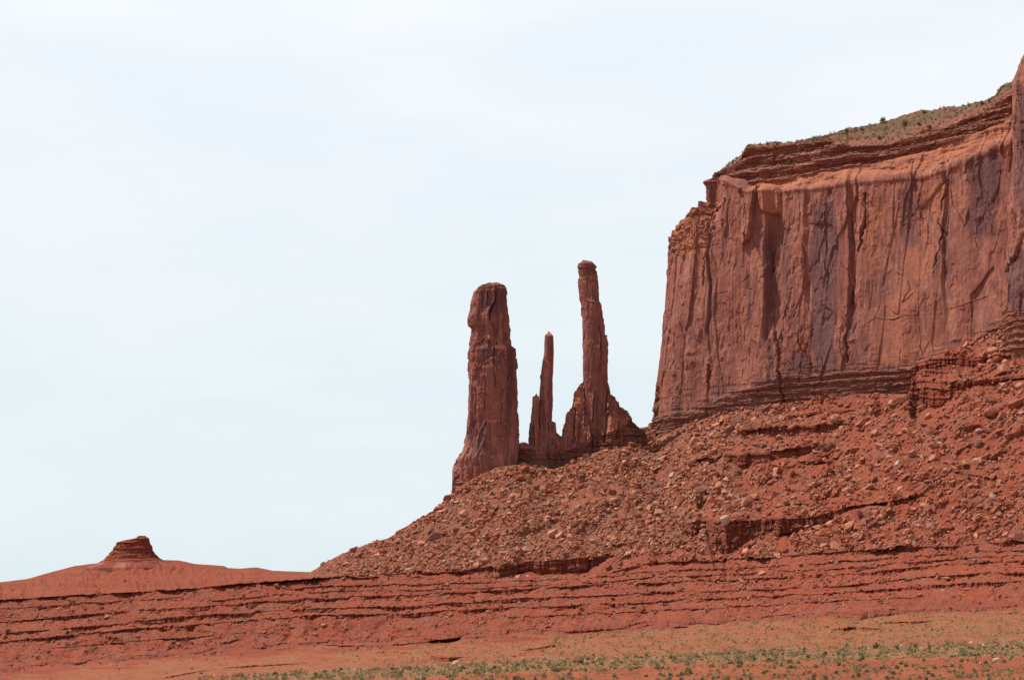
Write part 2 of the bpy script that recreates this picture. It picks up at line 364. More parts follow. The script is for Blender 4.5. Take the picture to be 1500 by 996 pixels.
LEDGES = [  # top line, height line, face overhang
    (L1, [(0, 3.5), (500, 3.5), (515, 0), (880, 0), (900, 3), (950, 4), (1056, 4), (1060, 1), (1180, 1), (1210, 4), (1400, 4), (1412, 0), (1435, 3), (1500, 4)], 1),
    (L2, [(0, 3), (100, 4), (300, 4), (600, 4.5), (900, 3), (950, 3), (1020, 3), (1200, 1), (1280, 4), (1500, 4.5)], 1),
    (L3, [(0, 4), (150, 4), (250, 5), (450, 4), (617, 4.5), (950, 4), (1100, 2), (1300, 3), (1500, 5)], 1),
    (L4, [(0, 5.5), (280, 5), (300, 2), (450, 4.5), (950, 4), (1200, 3), (1400, 5), (1500, 4)], 1),
    (lambda p: (L2(p) + L1(p)) / 2 - 2, [(0, 1), (30, 2), (150, 2.5), (250, 1), (450, 1.5), (600, 2), (900, 1.5), (1200, 1.5), (1350, 3), (1380, 3), (1400, 0), (1500, 2)], 1),
    (lambda p: L2(p) * .62 + L1(p) * .38 + 3, [(0, 0), (300, 0), (330, 2), (600, 1), (900, 2), (1300, 2), (1400, 2.5), (1500, 2)], 1),
    (lambda p: L5(p) * .45 + L4(p) * .55, [(0, 0), (140, 1), (250, 1.5), (400, 0), (640, 0), (700, 1.2), (1000, 1.2), (1300, .8), (1400, 0)], 1),
    (L5, [(0, 6), (60, 7), (180, 4), (250, 6), (340, 2.5), (380, 5), (500, 6), (680, 7), (720, 3), (780, 6), (950, 5), (1200, 5), (1240, 7), (1330, 7), (1500, 6)], 1),
    (lambda p: L5(p) + 9 + 2 * np.sin(p / 40), [(0, 0), (380, 0), (450, 1.5), (600, 2.5), (730, 3), (760, 0), (880, 0), (1000, 3), (1050, 0)], 1),
    (lambda p: crv(p, [(0, 997), (240, 992), (320, 978), (380, 973), (480, 970)]), [(0, 0), (230, 0), (250, 2.5), (320, 0), (360, 2.5), (470, 0)], 1),
    (lambda p: crv(p, [(600, 963), (640, 962), (690, 961)]), [(630, 0), (645, 6), (660, 6), (680, 0)], 1),
    (lambda p: crv(p, [(760, 951), (810, 945)]), [(760, 0), (775, 2.5), (800, 2.5), (812, 0)], 0),
    (lambda p: crv(p, [(1215, 921), (1250, 917), (1305, 919)]), [(1215, 0), (1235, 5), (1260, 5), (1302, 0)], 1),
    (lambda p: crv(p, [(1270, 912), (1300, 909.5), (1375, 909)]), [(1270, 0), (1300, 2), (1340, 3.5), (1375, 0)], 1),
    # ledges in the talus
    (lambda p: crv(p, [(540, 838), (640, 839), (675, 837), (700, 833), (735, 829), (760, 824), (800, 820), (850, 817), (885, 813), (900, 812)]),
     [(545, 0), (565, 3), (640, 3), (690, 5), (720, 6), (728, 12), (780, 13), (800, 17), (850, 20), (868, 14), (900, 0)], 1),
    (lambda p: crv(p, [(890, 800), (905, 796), (935, 793), (950, 792)]), [(893, 0), (902, 6), (920, 6), (945, 0)], 1),
    (lambda p: crv(p, [(1005, 768), (1034, 762), (1155, 759), (1207, 752), (1243, 744), (1280, 739), (1335, 728), (1345, 726)]),
     [(1003, 0), (1008, 12), (1020, 24), (1026, 12), (1034, 13), (1045, 36), (1064, 49), (1075, 38), (1100, 26), (1130, 22), (1155, 20), (1180, 16), (1207, 11), (1243, 5), (1262, 5), (1275, 2), (1300, 5), (1325, 7), (1345, 0)], 1),
    (lambda p: crv(p, [(1130, 742), (1160, 738), (1215, 735), (1250, 740)]), [(1130, 0), (1150, 2), (1200, 3.5), (1250, 0)], 1),
    (lambda p: crv(p, [(1014, 674), (1050, 672), (1060, 667), (1100, 663), (1160, 657), (1205, 651)]),
     [(1014, 0), (1022, 6), (1050, 7), (1060, 2), (1068, 14), (1090, 20), (1115, 17), (1140, 11), (1180, 11), (1205, 0)], 1),
    (lambda p: crv(p, [(1165, 678), (1220, 675)]), [(1165, 0), (1180, 3), (1210, 3), (1222, 0)], 1),
    (lambda p: crv(p, [(1070, 640), (1085, 632), (1110, 628), (1160, 625), (1200, 621), (1230, 618), (1262, 620)]),
     [(1068, 0), (1080, 7), (1110, 11), (1150, 12), (1190, 12), (1225, 9), (1262, 0)], 1),
    (lambda p: crv(p, [(1100, 612), (1250, 600)]), [(1150, 0), (1180, 3), (1240, 3), (1255, 0)], 1),
    (lambda p: crv(p, [(1328, 568), (1338, 560), (1354, 557), (1399, 558), (1431, 558), (1489, 549), (1520, 546)]),
     [(1326, 0), (1337, 34), (1342, 40), (1354, 42), (1372, 34), (1390, 27), (1410, 15), (1431, 7), (1489, 4), (1520, 4)], 1),
    (lambda p: crv(p, [(1335, 535), (1341, 531), (1380, 522), (1409, 519), (1441, 523), (1499, 513), (1520, 510)]),
     [(1337, 0), (1340, 22), (1360, 25), (1380, 25), (1409, 20), (1441, 11), (1457, 5), (1520, 4)], 1),
    (lambda p: crv(p, [(1450, 483), (1500, 476)]), [(1452, 0), (1460, 3.5), (1520, 3)], 1),
    (lambda p: crv(p, [(950, 700), (1000, 708), (1350, 690), (1500, 700)]), [(960, 0), (985, 1.2), (1010, 0), (1395, 0), (1405, 2.5), (1450, 2.5), (1470, 0)], 1),
]
BAND_LO = [(250, 1000), (350, 997), (600, 992), (800, 984), (950, 975), (1100, 969), (1500, 961)]
BAND_HI = [(250, 998), (300, 991), (450, 983), (600, 976), (800, 966), (900, 963), (1100, 953), (1300, 946), (1500, 939)]

rng = np.random.default_rng(11)
cols = np.concatenate([np.linspace(-800, -12, 70)[:-1], np.arange(-12, 1601, 1.0), np.linspace(1601, 2400, 60)[1:]])
CI0 = 69; NCV = 1525
nc = len(cols); NR = 780
z0 = np.zeros(nc)
fpy = foot_py(cols)
Yn5 = crv(cols, [(0, 606), (450, 596), (950, 568), (1500, 492)])
Y0 = crv(cols, [(0, 545), (300, 480), (750, 395), (1100, 335), (1500, 290)])
l1, l2, l4, l5 = L1(cols), L2(cols), L4(cols), L5(cols)
Yf = np.where(cols < 959, crv(cols, [(-300, 690), (0, 698), (200, 700), (330, 695), (440, 688), (470, 694), (560, 708), (665, 722), (740, 727), (893, 730), (936, 745), (950, 762), (959, 778)]),
              mesa_depth(cols, fpy) + .8)
PY0 = 1014.0
def gsm(a, sg):
    k = np.exp(-.5 * (np.arange(-3 * sg, 3 * sg + 1) / sg) ** 2); k /= k.sum()
    return np.convolve(np.pad(a, 3 * sg, mode='edge'), k, 'valid')
fps = foot_py(cols); fps = np.where((cols > 1240) & (cols < 1400), np.interp(cols, [1240, 1400], [579, 511]), fps)
fps = np.where((cols > 930) & (cols < 975), np.interp(cols, [930, 975], [631, 633]), fps); fps = gsm(fps, 14); Yfs = gsm(Yf, 14)
PY = PY0 + (fpy - PY0)[None, :] * np.linspace(0, 1, NR)[:, None]
face = np.zeros((NR, nc), np.float32); capz = np.zeros((NR, nc), np.float32); under = np.zeros((NR, nc), np.float32)
zj = np.zeros((NR, nc))
LH = []
for i, (ln, hh, ov) in enumerate(LEDGES):
    small = i < 9
    jt = .7 * fbm(cols / 40, i * 7.3, 0, 3) + .7 * (hsh(np.floor(cols / 7 + 2 * pn(cols / 20, i * 3.3)).astype(int), np.full(nc, i), 5) - .5)
    h = crv(cols, hh)
    if small: h = h * np.clip(.95 + 1.5 * fbm(cols / 55, i * 3.1 + 40, 0, 3), 0.12, 1.9)
    else: h = h * (1.12 + .18 * fbm(cols / 22, i * 3.1 + 40, 0, 3)); jt = jt * 1.2
    t = ln(cols) + jt - h * .0
    h = np.where(h < .5, 0, h); LH.append((t, h))
    fr = (PY - t) / np.maximum(h, .01)
    inn = (fr >= 0) & (fr <= 1) & (h > 0)
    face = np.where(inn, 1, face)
    hm = h * .24
    # the hard cap stands proud of the softer beds below it
    capz = np.where(inn & (fr < .30), np.minimum(.14 + hm * .07, .6) * ov, capz)
    near = np.clip(1 - (PY - (t + h)) / (5 + h * .4), 0, 1) * ((PY > t + h) & (h > 1)); under = np.maximum(under, near)
Yg = np.zeros((NR, nc))
for c in range(nc):
    slope = (Yfs[c] - (Yn5[c] + 44)) / min(fps[c] - l1[c], -8.0)
    a_py = np.array([fps[c] - 40, fps[c], l1[c], l2[c], l4[c], l5[c], 996, PY0]); a_Y = np.array([Yfs[c] - slope * 40, Yfs[c], Yn5[c] + 44, Yn5[c] + 31, Yn5[c] + 17, Yn5[c], Y0[c], Y0[c] - 12])
    if a_py[2] <= a_py[1] + 1: a_py[2] = a_py[1] + 1.0
    Yg[:, c] = np.interp(PY[::-1, c], a_py, a_Y)[::-1]
# each ledge is a steep face: the depth stands still over it and catches up on the benches above and below
gY = np.gradient(Yg, axis=0) / np.gradient(PY, axis=0)
kk = np.ones(41) / 41
gY = np.apply_along_axis(lambda v: np.convolve(np.pad(v, 20, mode='edge'), kk, 'valid'), 0, gY)
gY = np.apply_along_axis(lambda v: np.convolve(np.pad(v, 20, mode='edge'), kk, 'valid'), 1, gY)
gY = np.clip(gY, -2.6, -.08)
corr = 0
for t, h in LH:
    d = PY - (t + h / 2)[None]; hh = (h / 2)[None]; dec = np.clip(1 - (np.abs(d) - hh) / np.where(d > 0, (h * .62 + 2)[None], (h * 1.6 + 3)[None]), 0, 1)
    corr = corr - gY * np.clip(d, -hh, hh) * .94 * np.where(np.abs(d) <= hh, 1, dec) * (h > 0)[None]
Yg = Yg + corr
ccol = np.broadcast_to(cols, PY.shape)
frac = (PY - fpy[None]) / (PY0 - fpy)[None]
edge = sst(0, .05, frac)
talus = sst(-14, 14, (ccol - 1010) * -.35 + (838 - PY) * .2 + 22 * fbm(ccol / 60, PY / 40, 3, 3)) * (ccol > 452) * (PY < crv(ccol, [(450, 850), (560, 838), (700, 832), (900, 812), (1000, 800), (1100, 790)]) + 3)
talus = np.maximum(talus, .75 * sst(.05, .5, fbm(ccol / 55, PY / 30, 9, 3)) * (PY < l1[None]) * (ccol > 950))
above1 = PY < np.where(cols > 505, l1, -1)[None]
# soft slopes: gullies, scree fans below the ledges, hollows
gul = 1.2 * np.abs(pn(ccol / 34 + .9 * pn(ccol / 50, PY / 22) , PY / 60, 2.2)) + .22 * np.abs(pn(ccol / 8 + 1.2 * pn(ccol / 20, PY / 12), PY / 30, 5))
gwt = np.where(PY > L4(ccol), sst(0, 12, PY - L4(ccol)) * sst(0, 10, L5(ccol) - PY), 0) * 3.2 + np.where((ccol < 455) & (PY < L1(ccol)), sst(0, 8, PY - fpy[None]) * 3.4, 0) + .5
gwt = gwt + np.where(above1, 1.2, 0)
flat = sst(0, 6, PY - l5[None] - 4)
gwt = gwt * (1 - flat)
Yg = Yg + (gul - .45) * gwt * edge * (1 - .6 * face)
_c = ccol * .50 + PY * .86
Yg = Yg + above1 * edge * (4.5 * (np.abs(pn(_c / 30 + .7 * pn(ccol / 60, PY / 40), (ccol - PY) / 170, 3.1)) - .3) + 2.0 * (np.abs(pn(_c / 11 + .8 * pn(ccol / 30, PY / 20), (ccol - PY) / 70, 5.1)) - .3)) * (1 - .8 * face) * sst(460, 540, ccol)
Yg = Yg + above1 * edge * 7 * fbm(ccol / 110, PY / 60, 4.4, 3) * (1 - .8 * face)
fc = np.clip(face, 0, 1)
w1 = worley(ccol / 6 + .5 * pn(ccol / 9, PY / 9), PY / 60, 11)
Yg = Yg - capz + fc * ((w1[2] - .5) * 1.0 + .7 * pn(ccol / 5, PY / 25, 7.7) + .8 * np.exp(-((w1[1] - w1[0]) / .07) ** 2) * (w1[2] > .5) + 1.1 * (hsh(((PY - L1(ccol)) / 3.4 + .8 * pn(ccol / 60, 0) + 300).astype(int), np.floor(ccol / 40 + pn(ccol / 30, PY / 20)).astype(int), 9) - .5))
TP = unproj(ccol, PY, Yg)
# rubble relief
rub = (.58 + .55 * talus) * (1 - flat * .8)
hump = ((ccol < 470) & (PY < L1(ccol)))
rub = rub * np.where(hump, .30, 1) * (.35 + .65 * sst(0, .012, frac))
rock_c = worley(TP[..., 0] / 1.9 + .4 * pn(TP[..., 0], TP[..., 1]), TP[..., 1] / 2.4 + TP[..., 2] / 2.0, 21)
patch = sst(-.15, .4, fbm(TP[..., 0] / 18, TP[..., 1] / 18, 1.5, 3))
rel = rub * (1 - .88 * fc) * (.55 * fbm(TP[..., 0] / 3.1, TP[..., 1] / 3.1, TP[..., 2] / 3.1, 4, .6) + patch * (.65 * (rock_c[2] - .4) * sst(0, .25, rock_c[1] - rock_c[0]) + .1))
rel += (1 - flat) * 1.1 * fbm(TP[..., 0] / 14, TP[..., 1] / 14, TP[..., 2] / 20, 3) * edge * (.35 + .65 * above1)
rel -= hump * edge * (.9 + 1.2 * fbm(ccol / 50, PY / 20, 2.9, 2)) * (np.abs(pn(ccol / 15 + .9 * pn(ccol / 30, PY / 12), PY / 45, 8.8)) + .5 * np.abs(pn(ccol / 6 + pn(ccol / 12, PY / 9), PY / 22, 2.8)) - .35)
rel += flat * (.35 * fbm(TP[..., 0] / 25, TP[..., 1] / 40, 0, 3) + .07 * fbm(TP[..., 0] / 2, TP[..., 1] / 2, 0, 2))
TP[..., 2] += rel * .8; TP[..., 1] -= rel * .5; TP[..., 0] -= rel * .15
tan = flat * sst(0, 25, ccol - crv(PY, [(880, 1250), (905, 1050), (930, 900), (950, 560), (970, 200), (996, 0)]) + 60 * fbm(ccol / 80, PY / 12, 8, 3))
tan = tan * .8 * (PY < crv(ccol, BAND_LO) + 2)
tan = np.maximum(tan, .55 * sst(0, .35, fbm(ccol / 90, PY / 5, 6.6, 3)) * flat * (PY < crv(ccol, BAND_LO)))
bright = flat * (PY > crv(ccol, BAND_LO)) * (.55 + .5 * fbm(ccol / 70, PY / 9, 4.4, 3))
_lo, _hi = crv(ccol, BAND_LO) + 4 * fbm(ccol / 30, PY / 8, 3, 3), crv(ccol, BAND_HI) + 3 * fbm(ccol / 30, PY / 8, 6, 3)
grass = .75 * sst(-1, 2, PY - _hi) * sst(-1, 2, _lo - PY) * sst(280, 400, ccol)
grass = np.maximum(grass, .5 * flat * (PY < _hi) * sst(-.2, .4, fbm(ccol / 45, PY / 5, 7.7, 4) + .6 * sst(500, 1300, ccol + (PY - 900) * 3) - .35))
# near apron and the far side
near_rows = []
for q in np.linspace(0, 1, 26)[:-1]:
    b0 = TP[0]; Yq = 40 + (b0[:, 1] - 40) * q ** 1.6
    xq = b0[:, 0] / b0[:, 1] * Yq
    zq = -15 + (b0[:, 2] + 15) * q
    near_rows.append(np.stack([xq, Yq, zq], -1))
last = TP[-1]
far_rows = []
for dY, dz in ((1.2, .15), (3, -.3), (7, -2), (14, -6), (30, -15), (60, -30), (120, -34), (400, -36)):
    k = (last[:, 1] + dY) / last[:, 1]
    far_rows.append(np.stack([last[:, 0] * k, last[:, 1] + dY, np.maximum(last[:, 2] + dz * np.where(dz < -1, 1 + last[:, 2] / 60, 1), -32)], -1))
TALL = np.concatenate([np.array(near_rows), TP, np.array(far_rows)])
TALL = TALL.astype(np.float32)
nn, nf = len(near_rows), len(far_rows)
def ext(a): return np.concatenate([np.repeat(a[:1], nn, 0), a, np.repeat(a[-1:], nf, 0)])
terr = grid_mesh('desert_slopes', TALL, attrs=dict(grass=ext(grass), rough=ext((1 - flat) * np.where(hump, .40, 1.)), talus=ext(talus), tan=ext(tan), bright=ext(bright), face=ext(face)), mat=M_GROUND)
link('desert_slopes', terr, kind='structure')
# the plain out to the horizon
xs = np.linspace(-30000, 30000, 41); ys = np.linspace(-30000, 30000, 41)
X_, Y_ = np.meshgrid(xs, ys); GP = np.stack([X_, Y_, np.full_like(X_, -33.0)], -1)
link('ground', grid_mesh('ground', GP, attrs=dict(grass=np.zeros((41, 41)), rough=np.zeros((41, 41)), talus=np.zeros((41, 41)), tan=np.full((41, 41), .4), bright=np.zeros((41, 41)), face=np.zeros((41, 41))), mat=M_GROUND), kind='structure')

def ground_at(px, py):
    """point and smoothed normal of the slopes seen at a photo position"""
    px = np.asarray(px, float); py = np.asarray(py, float)
    ci = np.clip(np.round(px + 12).astype(int) + CI0, 2, nc - 3)
    fr = np.clip((py - PY0) / (fpy[ci] - PY0), 0, 1); ri = np.clip((fr * (NR - 1)).round().astype(int), 4, NR - 5)
    P = TP[ri, ci]
    du = TP[ri, np.clip(ci + 8, 0, nc - 1)] - TP[ri, ci - 8]
    dv = TP[np.clip(ri + 12, 0, NR - 1), ci] - TP[np.clip(ri - 12, 0, NR - 1), ci]
    n = np.cross(du, dv); n /= np.linalg.norm(n, axis=-1, keepdims=True) + 1e-9
    n = np.where(n[..., 2:3] < 0, -n, n)
    n = n * .5 + np.array([-.12, -.28, .5]); n /= np.linalg.norm(n, axis=-1, keepdims=True)
    return P, n, ri, ci

# ------------------------------------------------------------------ rock relief shared by mesa and spires
def block_relief(u, z, seed, big=1.0, rnd=1.0):
    """outward offset in metres; u runs along the wall, z up"""
    wu = .9 * fbm(u / 14, z / 34, seed, 3); wz = 2.0 * fbm(u / 16, z / 25, seed + 5, 3)
    f1, f2, a, t = worley((u + wu) / 9.5, (z + wz) / 48, seed, tilt=True)
    o = big * ((a - .5) * 1.5 + t * 1.5 - .14 * np.exp(-((f2 - f1) / .02) ** 2))
    f1, f2, b, t = worley((u + wu * .8) / 4.0, (z + wz) / 17, seed + 31, tilt=True)
    o = o + big * (((b - .5) * .8 + t * .8) * (a > .3) - .1 * np.exp(-((f2 - f1) / .035) ** 2) * (b > .5))
    f1, f2, c, t = worley((u + wu * .5) / 1.6, (z + .5 * wz) / 3.4, seed + 61, tilt=True)
    m = sst(-.1, .3, fbm(u / 11, z / 14, seed + 9, 3))
    o = o + ((c - .5) * .6 + t * .45) * m
    ku = np.floor((u + wu * .7) / 2.7).astype(int); kz = np.floor(z / 9 + 7 * hsh(ku, ku * 0, 4)).astype(int)
    o = o + (hsh(ku, kz, 6) - .5) * .4 * (hsh(ku, kz, 7) > .45)
    o = o + .40 * big * fbm(u / 7, z / 50, seed + 3, 4, .5) + rnd * .20 * fbm(u / 1.3, z / 3.0, seed + 4, 4, .65)
    o = o + rnd * .45 * big * fbm(u / 3.5, z / 3.8, seed + 14, 4, .55) * sst(-.3, .4, fbm(u / 13, z / 16, seed + 19, 2))
    return o
def bed_relief(u, z, seed, th=1.0):
    zz = z + .5 * fbm(u / 18, z / 8, seed, 3)
    k1 = np.floor(zz / th).astype(int); k2 = np.floor(zz / (th * .37) + 9).astype(int)
    o = (hsh(k1, np.full(k1.shape, 3), 8) - .5) * 1.5 + (hsh(k2, np.floor(u / 6 + .7 * k2).astype(int), 9) - .5) * .8
    f1, f2, c = worley(u / 2.4 + .3 * pn(u, z), zz / (th * .8), seed + 4)
    return o + (c - .5) * .8 - .5 * np.exp(-((f2 - f1) / .09) ** 2)
def seg_dist(px, py, pts):
    d = np.full(np.shape(px), 1e6); sg = np.zeros(np.shape(px))
    for (x0, y0), (x1, y1) in zip(pts[:-1], pts[1:]):
        dx, dy = x1 - x0, y1 - y0; t = np.clip(((px - x0) * dx + (py - y0) * dy) / (dx * dx + dy * dy), 0, 1)
        ex = px - x0 - t * dx; ey = py - y0 - t * dy; dd = np.hypot(ex, ey)
        m = dd < d; d = np.where(m, dd, d); sg = np.where(m, ex, sg)
    return d, sg

# ------------------------------------------------------------------ mesa
SK = [(985, 300), (1000, 290), (1020, 262), (1037, 261), (1060, 249), (1085, 229), (1095, 214), (1130, 211), (1180, 207), (1210, 198), (1250, 187), (1300, 175), (1340, 161), (1400, 155), (1440, 147),
      (1460, 139), (1468, 126), (1488, 118), (1520, 112), (1600, 95)]
KK = [(985, 302), (1037, 262.5), (1060, 250), (1085, 230), (1095, 216), (1130, 213), (1180, 210), (1210, 209), (1250, 214), (1300, 212), (1350, 196), (1400, 184), (1450, 160), (1488, 136), (1520, 128), (1600, 110)]
OR = [(985, 310), (1037, 264), (1060, 256), (1090, 262), (1100, 270), (1150, 264), (1200, 253), (1290, 238), (1396, 208), (1486, 171), (1600, 130)]
LP = [(985, 318), (1037, 268), (1060, 264), (1100, 284), (1150, 280), (1200, 277), (1260, 268), (1290, 266), (1350, 262), (1400, 244), (1440, 228), (1486, 205), (1600, 160)]
S2 = [(985, 322), (1000, 325), (1012, 312), (1020, 302), (1037, 297), (1060, 298), (1100, 305), (1200, 300), (1486, 260), (1600, 230)]
S1 = [(955, 352), (1000, 345), (1040, 340), (1100, 330), (1200, 330), (1486, 300), (1600, 280)]
BT = [(940, 612), (1000, 602), (1039, 589), (1070, 573), (1119, 561), (1160, 548), (1200, 540), (1290, 538), (1345, 533), (1360, 520), (1400, 508), (1486, 466), (1600, 446)]
def build_mesa():
    n = len(MP); e = np.zeros(n); idx = np.arange(n)
    dfront = np.linalg.norm(MP - T0, axis=1)
    e = np.where(idx < MI1, 1 - sst(0, 14, dfront), 1.0)
    lv = []   # (inset array, px->py curve)
    def lerp(a, b): return a * (1 - e) + b * e
    pxs = lambda ins, Yof=None: None
    levels = [  # inset, curve
        (0 * e, lambda p: foot_py(np.clip(p, 956, 2000)) + 6),
        (.6 + 0 * e, lambda p: crv(p, BT)),
        (lerp(8.6, 8.6), lambda p: crv(p, S1)),
        (lerp(9.2, 23.6), lambda p: crv(p, S2)),
        (lerp(10.0, 23.2), lambda p: crv(p, LP)),
        (lerp(15.0, 24.0), lambda p: crv(p, OR)),
        (lerp(20.0, 26.0), lambda p: crv(p, KK)),
    ]
    pts = []
    endcol = MI1 + int((MI2 - MI1) * .6)
    for ins, cf in levels:
        b = MP - MN * ins[:, None]
        py = np.full(n, 600.0)
        for it in range(4):
            P = unproj(CX, py, b[:, 1])           # z from row and depth
            fw = b[:, 1] * ct + P[:, 2] * st
            px = CX + F * b[:, 0] / fw
            py = cf(px)
        z = unproj(px, py, b[:, 1])[:, 2]
        z[endcol:] = z[endcol]                    # hidden back side keeps the level of the end
        pts.append(np.concatenate([b, z[:, None]], 1))
    # vegetated top slope
    b = pts[-1]; kz = b[:, 2]
    pxk, _ = proj(b); gap = np.clip(crv(pxk + 12, KK) - crv(pxk + 12, SK), 0, 60)
    sl = np.where(idx < MI1, gap * .245 / .55, 0) * (1 - e)
    ins = levels[-1][0] + .6 + sl
    t = MP - MN * np.minimum(ins, 60)[:, None]
    P = unproj(CX, 200, t[:, 1]); px_t = CX + F * t[:, 0] / (t[:, 1] * ct + kz * st)
    zt = unproj(px_t, crv(px_t, SK), t[:, 1])[:, 2]; zt = np.where(idx < endcol, zt, zt[endcol])
    zt = np.maximum(zt, kz + .2)
    pts.append(np.concatenate([t, zt[:, None]], 1))
    ins2 = np.where(idx < MI1, ins + 30 * (1 - e) + 1.5, 28.0)
    t2 = MP - MN * ins2[:, None]; pts.append(np.concatenate([t2, (zt + .4)[:, None]], 1))
    bot = np.concatenate([MP, np.full((n, 1), -32.)], 1); bot[:, :2] = MP + MN * 1.0
    mid = pts[0].copy(); mid[:, 2] -= 8; mid[:, :2] += MN * .2
    pts = [bot, mid] + pts
    nrow = [4, 20, 70, 330, 60, 60, 46, 90, 70, 6]
    rows = []; lev = []
    for j in range(len(pts) - 1):
        for q in np.linspace(0, 1, nrow[j] + 1)[:-1]:
            qq = q
            rows.append(pts[j] * (1 - qq) + pts[j + 1] * qq); lev.append(j + q)
    rows.append(pts[-1]); lev.append(len(pts) - 1.0)
    R = np.array(rows); lev = np.array(lev)[:, None] + 0 * R[..., 0]
    # soften the breaks between levels along each column
    k = 5; Rs = R.copy()
    for it in range(2):
        Rs[2:-2] = (Rs[:-4] + Rs[1:-3] + Rs[2:-2] + Rs[3:-1] + Rs[4:]) / 5
    R = Rs
    s = np.concatenate([[0], np.cumsum(np.linalg.norm(np.diff(MP, axis=0), axis=1))]); s = s[None, :] + 0 * lev
    z = R[..., 2]; px, py = proj(R)
    o = block_relief(s, z, 3, 1.0, .55)
    wall = sst(2.4, 3.2, lev) * (1 - sst(6.4, 7.0, lev))
    orz = sst(6.0, 6.5, lev) * (1 - sst(6.9, 7.1, lev))
    bedz = sst(6.9, 7.05, lev) * (1 - sst(7.95, 8.05, lev)); footz = (1 - sst(2.75, 3.12, lev + .10 * fbm(s / 6, z / 6, 5, 3)))
    grn = sst(7.97, 8.05, lev)
    wpx = px + 5 * fbm(z / 16, s / 60, 9.1, 3)
    plan = crv(wpx, [(900, 0), (1000, .3), (1030, 1.0), (1036, 1.2), (1039, -.6), (1043, .8), (1110, 1.6), (1121, 1.9), (1128, -2.4), (1137, -2.6), (1146, -.6), (1176, .9), (1182, -.4), (1236, -.2), (1243, .9),
                     (1247, -1.6), (1252, -1.0), (1262, .9), (1300, .3), (1370, .9), (1382, 1.0), (1386, -.5), (1400, .4), (1450, .4), (1480, -.8)])
    plan = plan * sst(3.0, 3.6, lev) * (1 - .6 * orz) + 1.3 * fbm(s / 26, z / 60, 2.2, 3)
    wk = sst(1175, 1215, px) * (1 - .75 * sst(1235, 1270, px) * (1 - sst(1380, 1395, px)) * .6)
    rough = .72 - .36 * sst(1250, 1300, px) * (1 - sst(1478, 1484, px)) * sst(320, 360, py)
    off = wall * (rough * o + plan) + (1 - wall) * .35 * o
    CR = [([(1266, 283), (1268, 330), (1256, 365), (1249, 400), (1246, 440), (1241, 470), (1243, 530)], 3.0, 2.4),
          ([(1390, 252), (1380, 300), (1374, 320), (1380, 340), (1373, 375), (1368, 400)], 2.4, 2.0),
          ([(1037, 535), (1034, 560), (1036, 590), (1035, 612)], 3.2, 2.6),
          ([(967, 566), (960, 590), (957, 622)], 2.6, 2.2),
          ([(1128, 345), (1127, 400), (1131, 450), (1140, 505), (1146, 560), (1148, 590)], 4.2, 2.0),
          ([(1150, 455), (1146, 520), (1143, 545)], 2.4, 1.5),
          ([(1169, 492), (1172, 510), (1178, 516), (1192, 482)], 2.0, 1.6), ([(1176, 516), (1170, 560)], 1.6, 1.2),
          ([(1186, 505), (1190, 545)], 2.2, 1.5),
          ([(1030, 350), (1032, 418)], 2.0, 1.5), ([(1000, 372), (996, 400)], 1.8, 1.2),
          ([(1152, 290), (1153, 330), (1150, 360)], 1.8, 1.2),
          ([(1268, 478), (1285, 465), (1302, 470), (1325, 462), (1360, 464), (1392, 452), (1420, 443), (1470, 428)], 1.4, .9),
          
          ([(1326, 400), (1332, 425), (1322, 445), (1340, 430)], 1.5, .7),
          ([(1210, 300), (1208, 360), (1212, 420)], 1.6, .9), ([(1345, 480), (1350, 520)], 1.5, .8), ([(1316, 480), (1318, 530)], 1.5, .8),
          ([(1100, 300), (1098, 355), (1104, 380)], 2.0, 1.2), ([(1065, 290), (1062, 330), (1066, 352)], 1.8, 1.2),
          ([(1350, 250), (1346, 300), (1350, 330)], 1.6, 1.1), ([(1430, 330), (1436, 380), (1432, 410)], 1.4, .8),
          ([(1232, 480), (1236, 530)], 1.4, .8)]
    jx = px + 1.6 * fbm(z / 4, s / 8, 3.3, 3); jy = py + 1.2 * fbm(s / 4, z / 8, 6.3, 3)
    jx = px + 3.2 * fbm(z / 5, s / 9, 3.3, 4, .6); jy = py + 2.4 * fbm(s / 5, z / 9, 6.3, 4, .6)
    cmod = np.clip(.75 + 1.6 * fbm(s / 7, z / 9, 15.3, 3), .12, 1.5)
    for pts_, wd, dp in CR:
        dp = dp * cmod; wd = wd * (.75 if wd < 2.5 else 1)
        d, sg = seg_dist(jx, jy, pts_)
        off -= dp * np.exp(-(d / (wd * .38)) ** 2) - .25 * dp * np.exp(-((sg + wd) / (wd * 1.0)) ** 2) * np.exp(-(d / (wd * 2.2)) ** 2)
    # hanging block below the rim
    f = np.clip(1 - np.abs((px - 1127 - (py - 285) * .12) / 13), 0, 1) * sst(268, 276, py) * (1 - sst(306, 316, py)); off += 2.2 * sst(0, .35, f)
    off += orz * (1.2 * fbm(s / 12, z / 5, 7.1, 4)) + .8 * np.exp(-((lev - 6.15) / .22) ** 2)
    off += footz * (bed_relief(s, z - .22 * (s * 0), 5, 1.3) * .75 + .35)
    sh = sst(3.85, 4.05, lev) * (1 - sst(4.9, 5.0, lev)) * e[None]
    off += sh * (bed_relief(s, z, 31, 2.2) * 1.3 + 1.2 * fbm(s / 7, z / 5, 13, 4, .6))
    off += bedz * bed_relief(s, z, 12, 1.15) * 1.0 + bedz * (.9 * np.sin((z) * 1.25 + 1.5 * fbm(s / 20, 0, 1, 2)) + 1.0 * fbm(s / 15, z / 6, 4, 3))
    out3 = np.stack([MN[:, 0] + 0 * z, MN[:, 1] + 0 * z, 0 * z], -1)
    R = R + out3 * off[..., None]
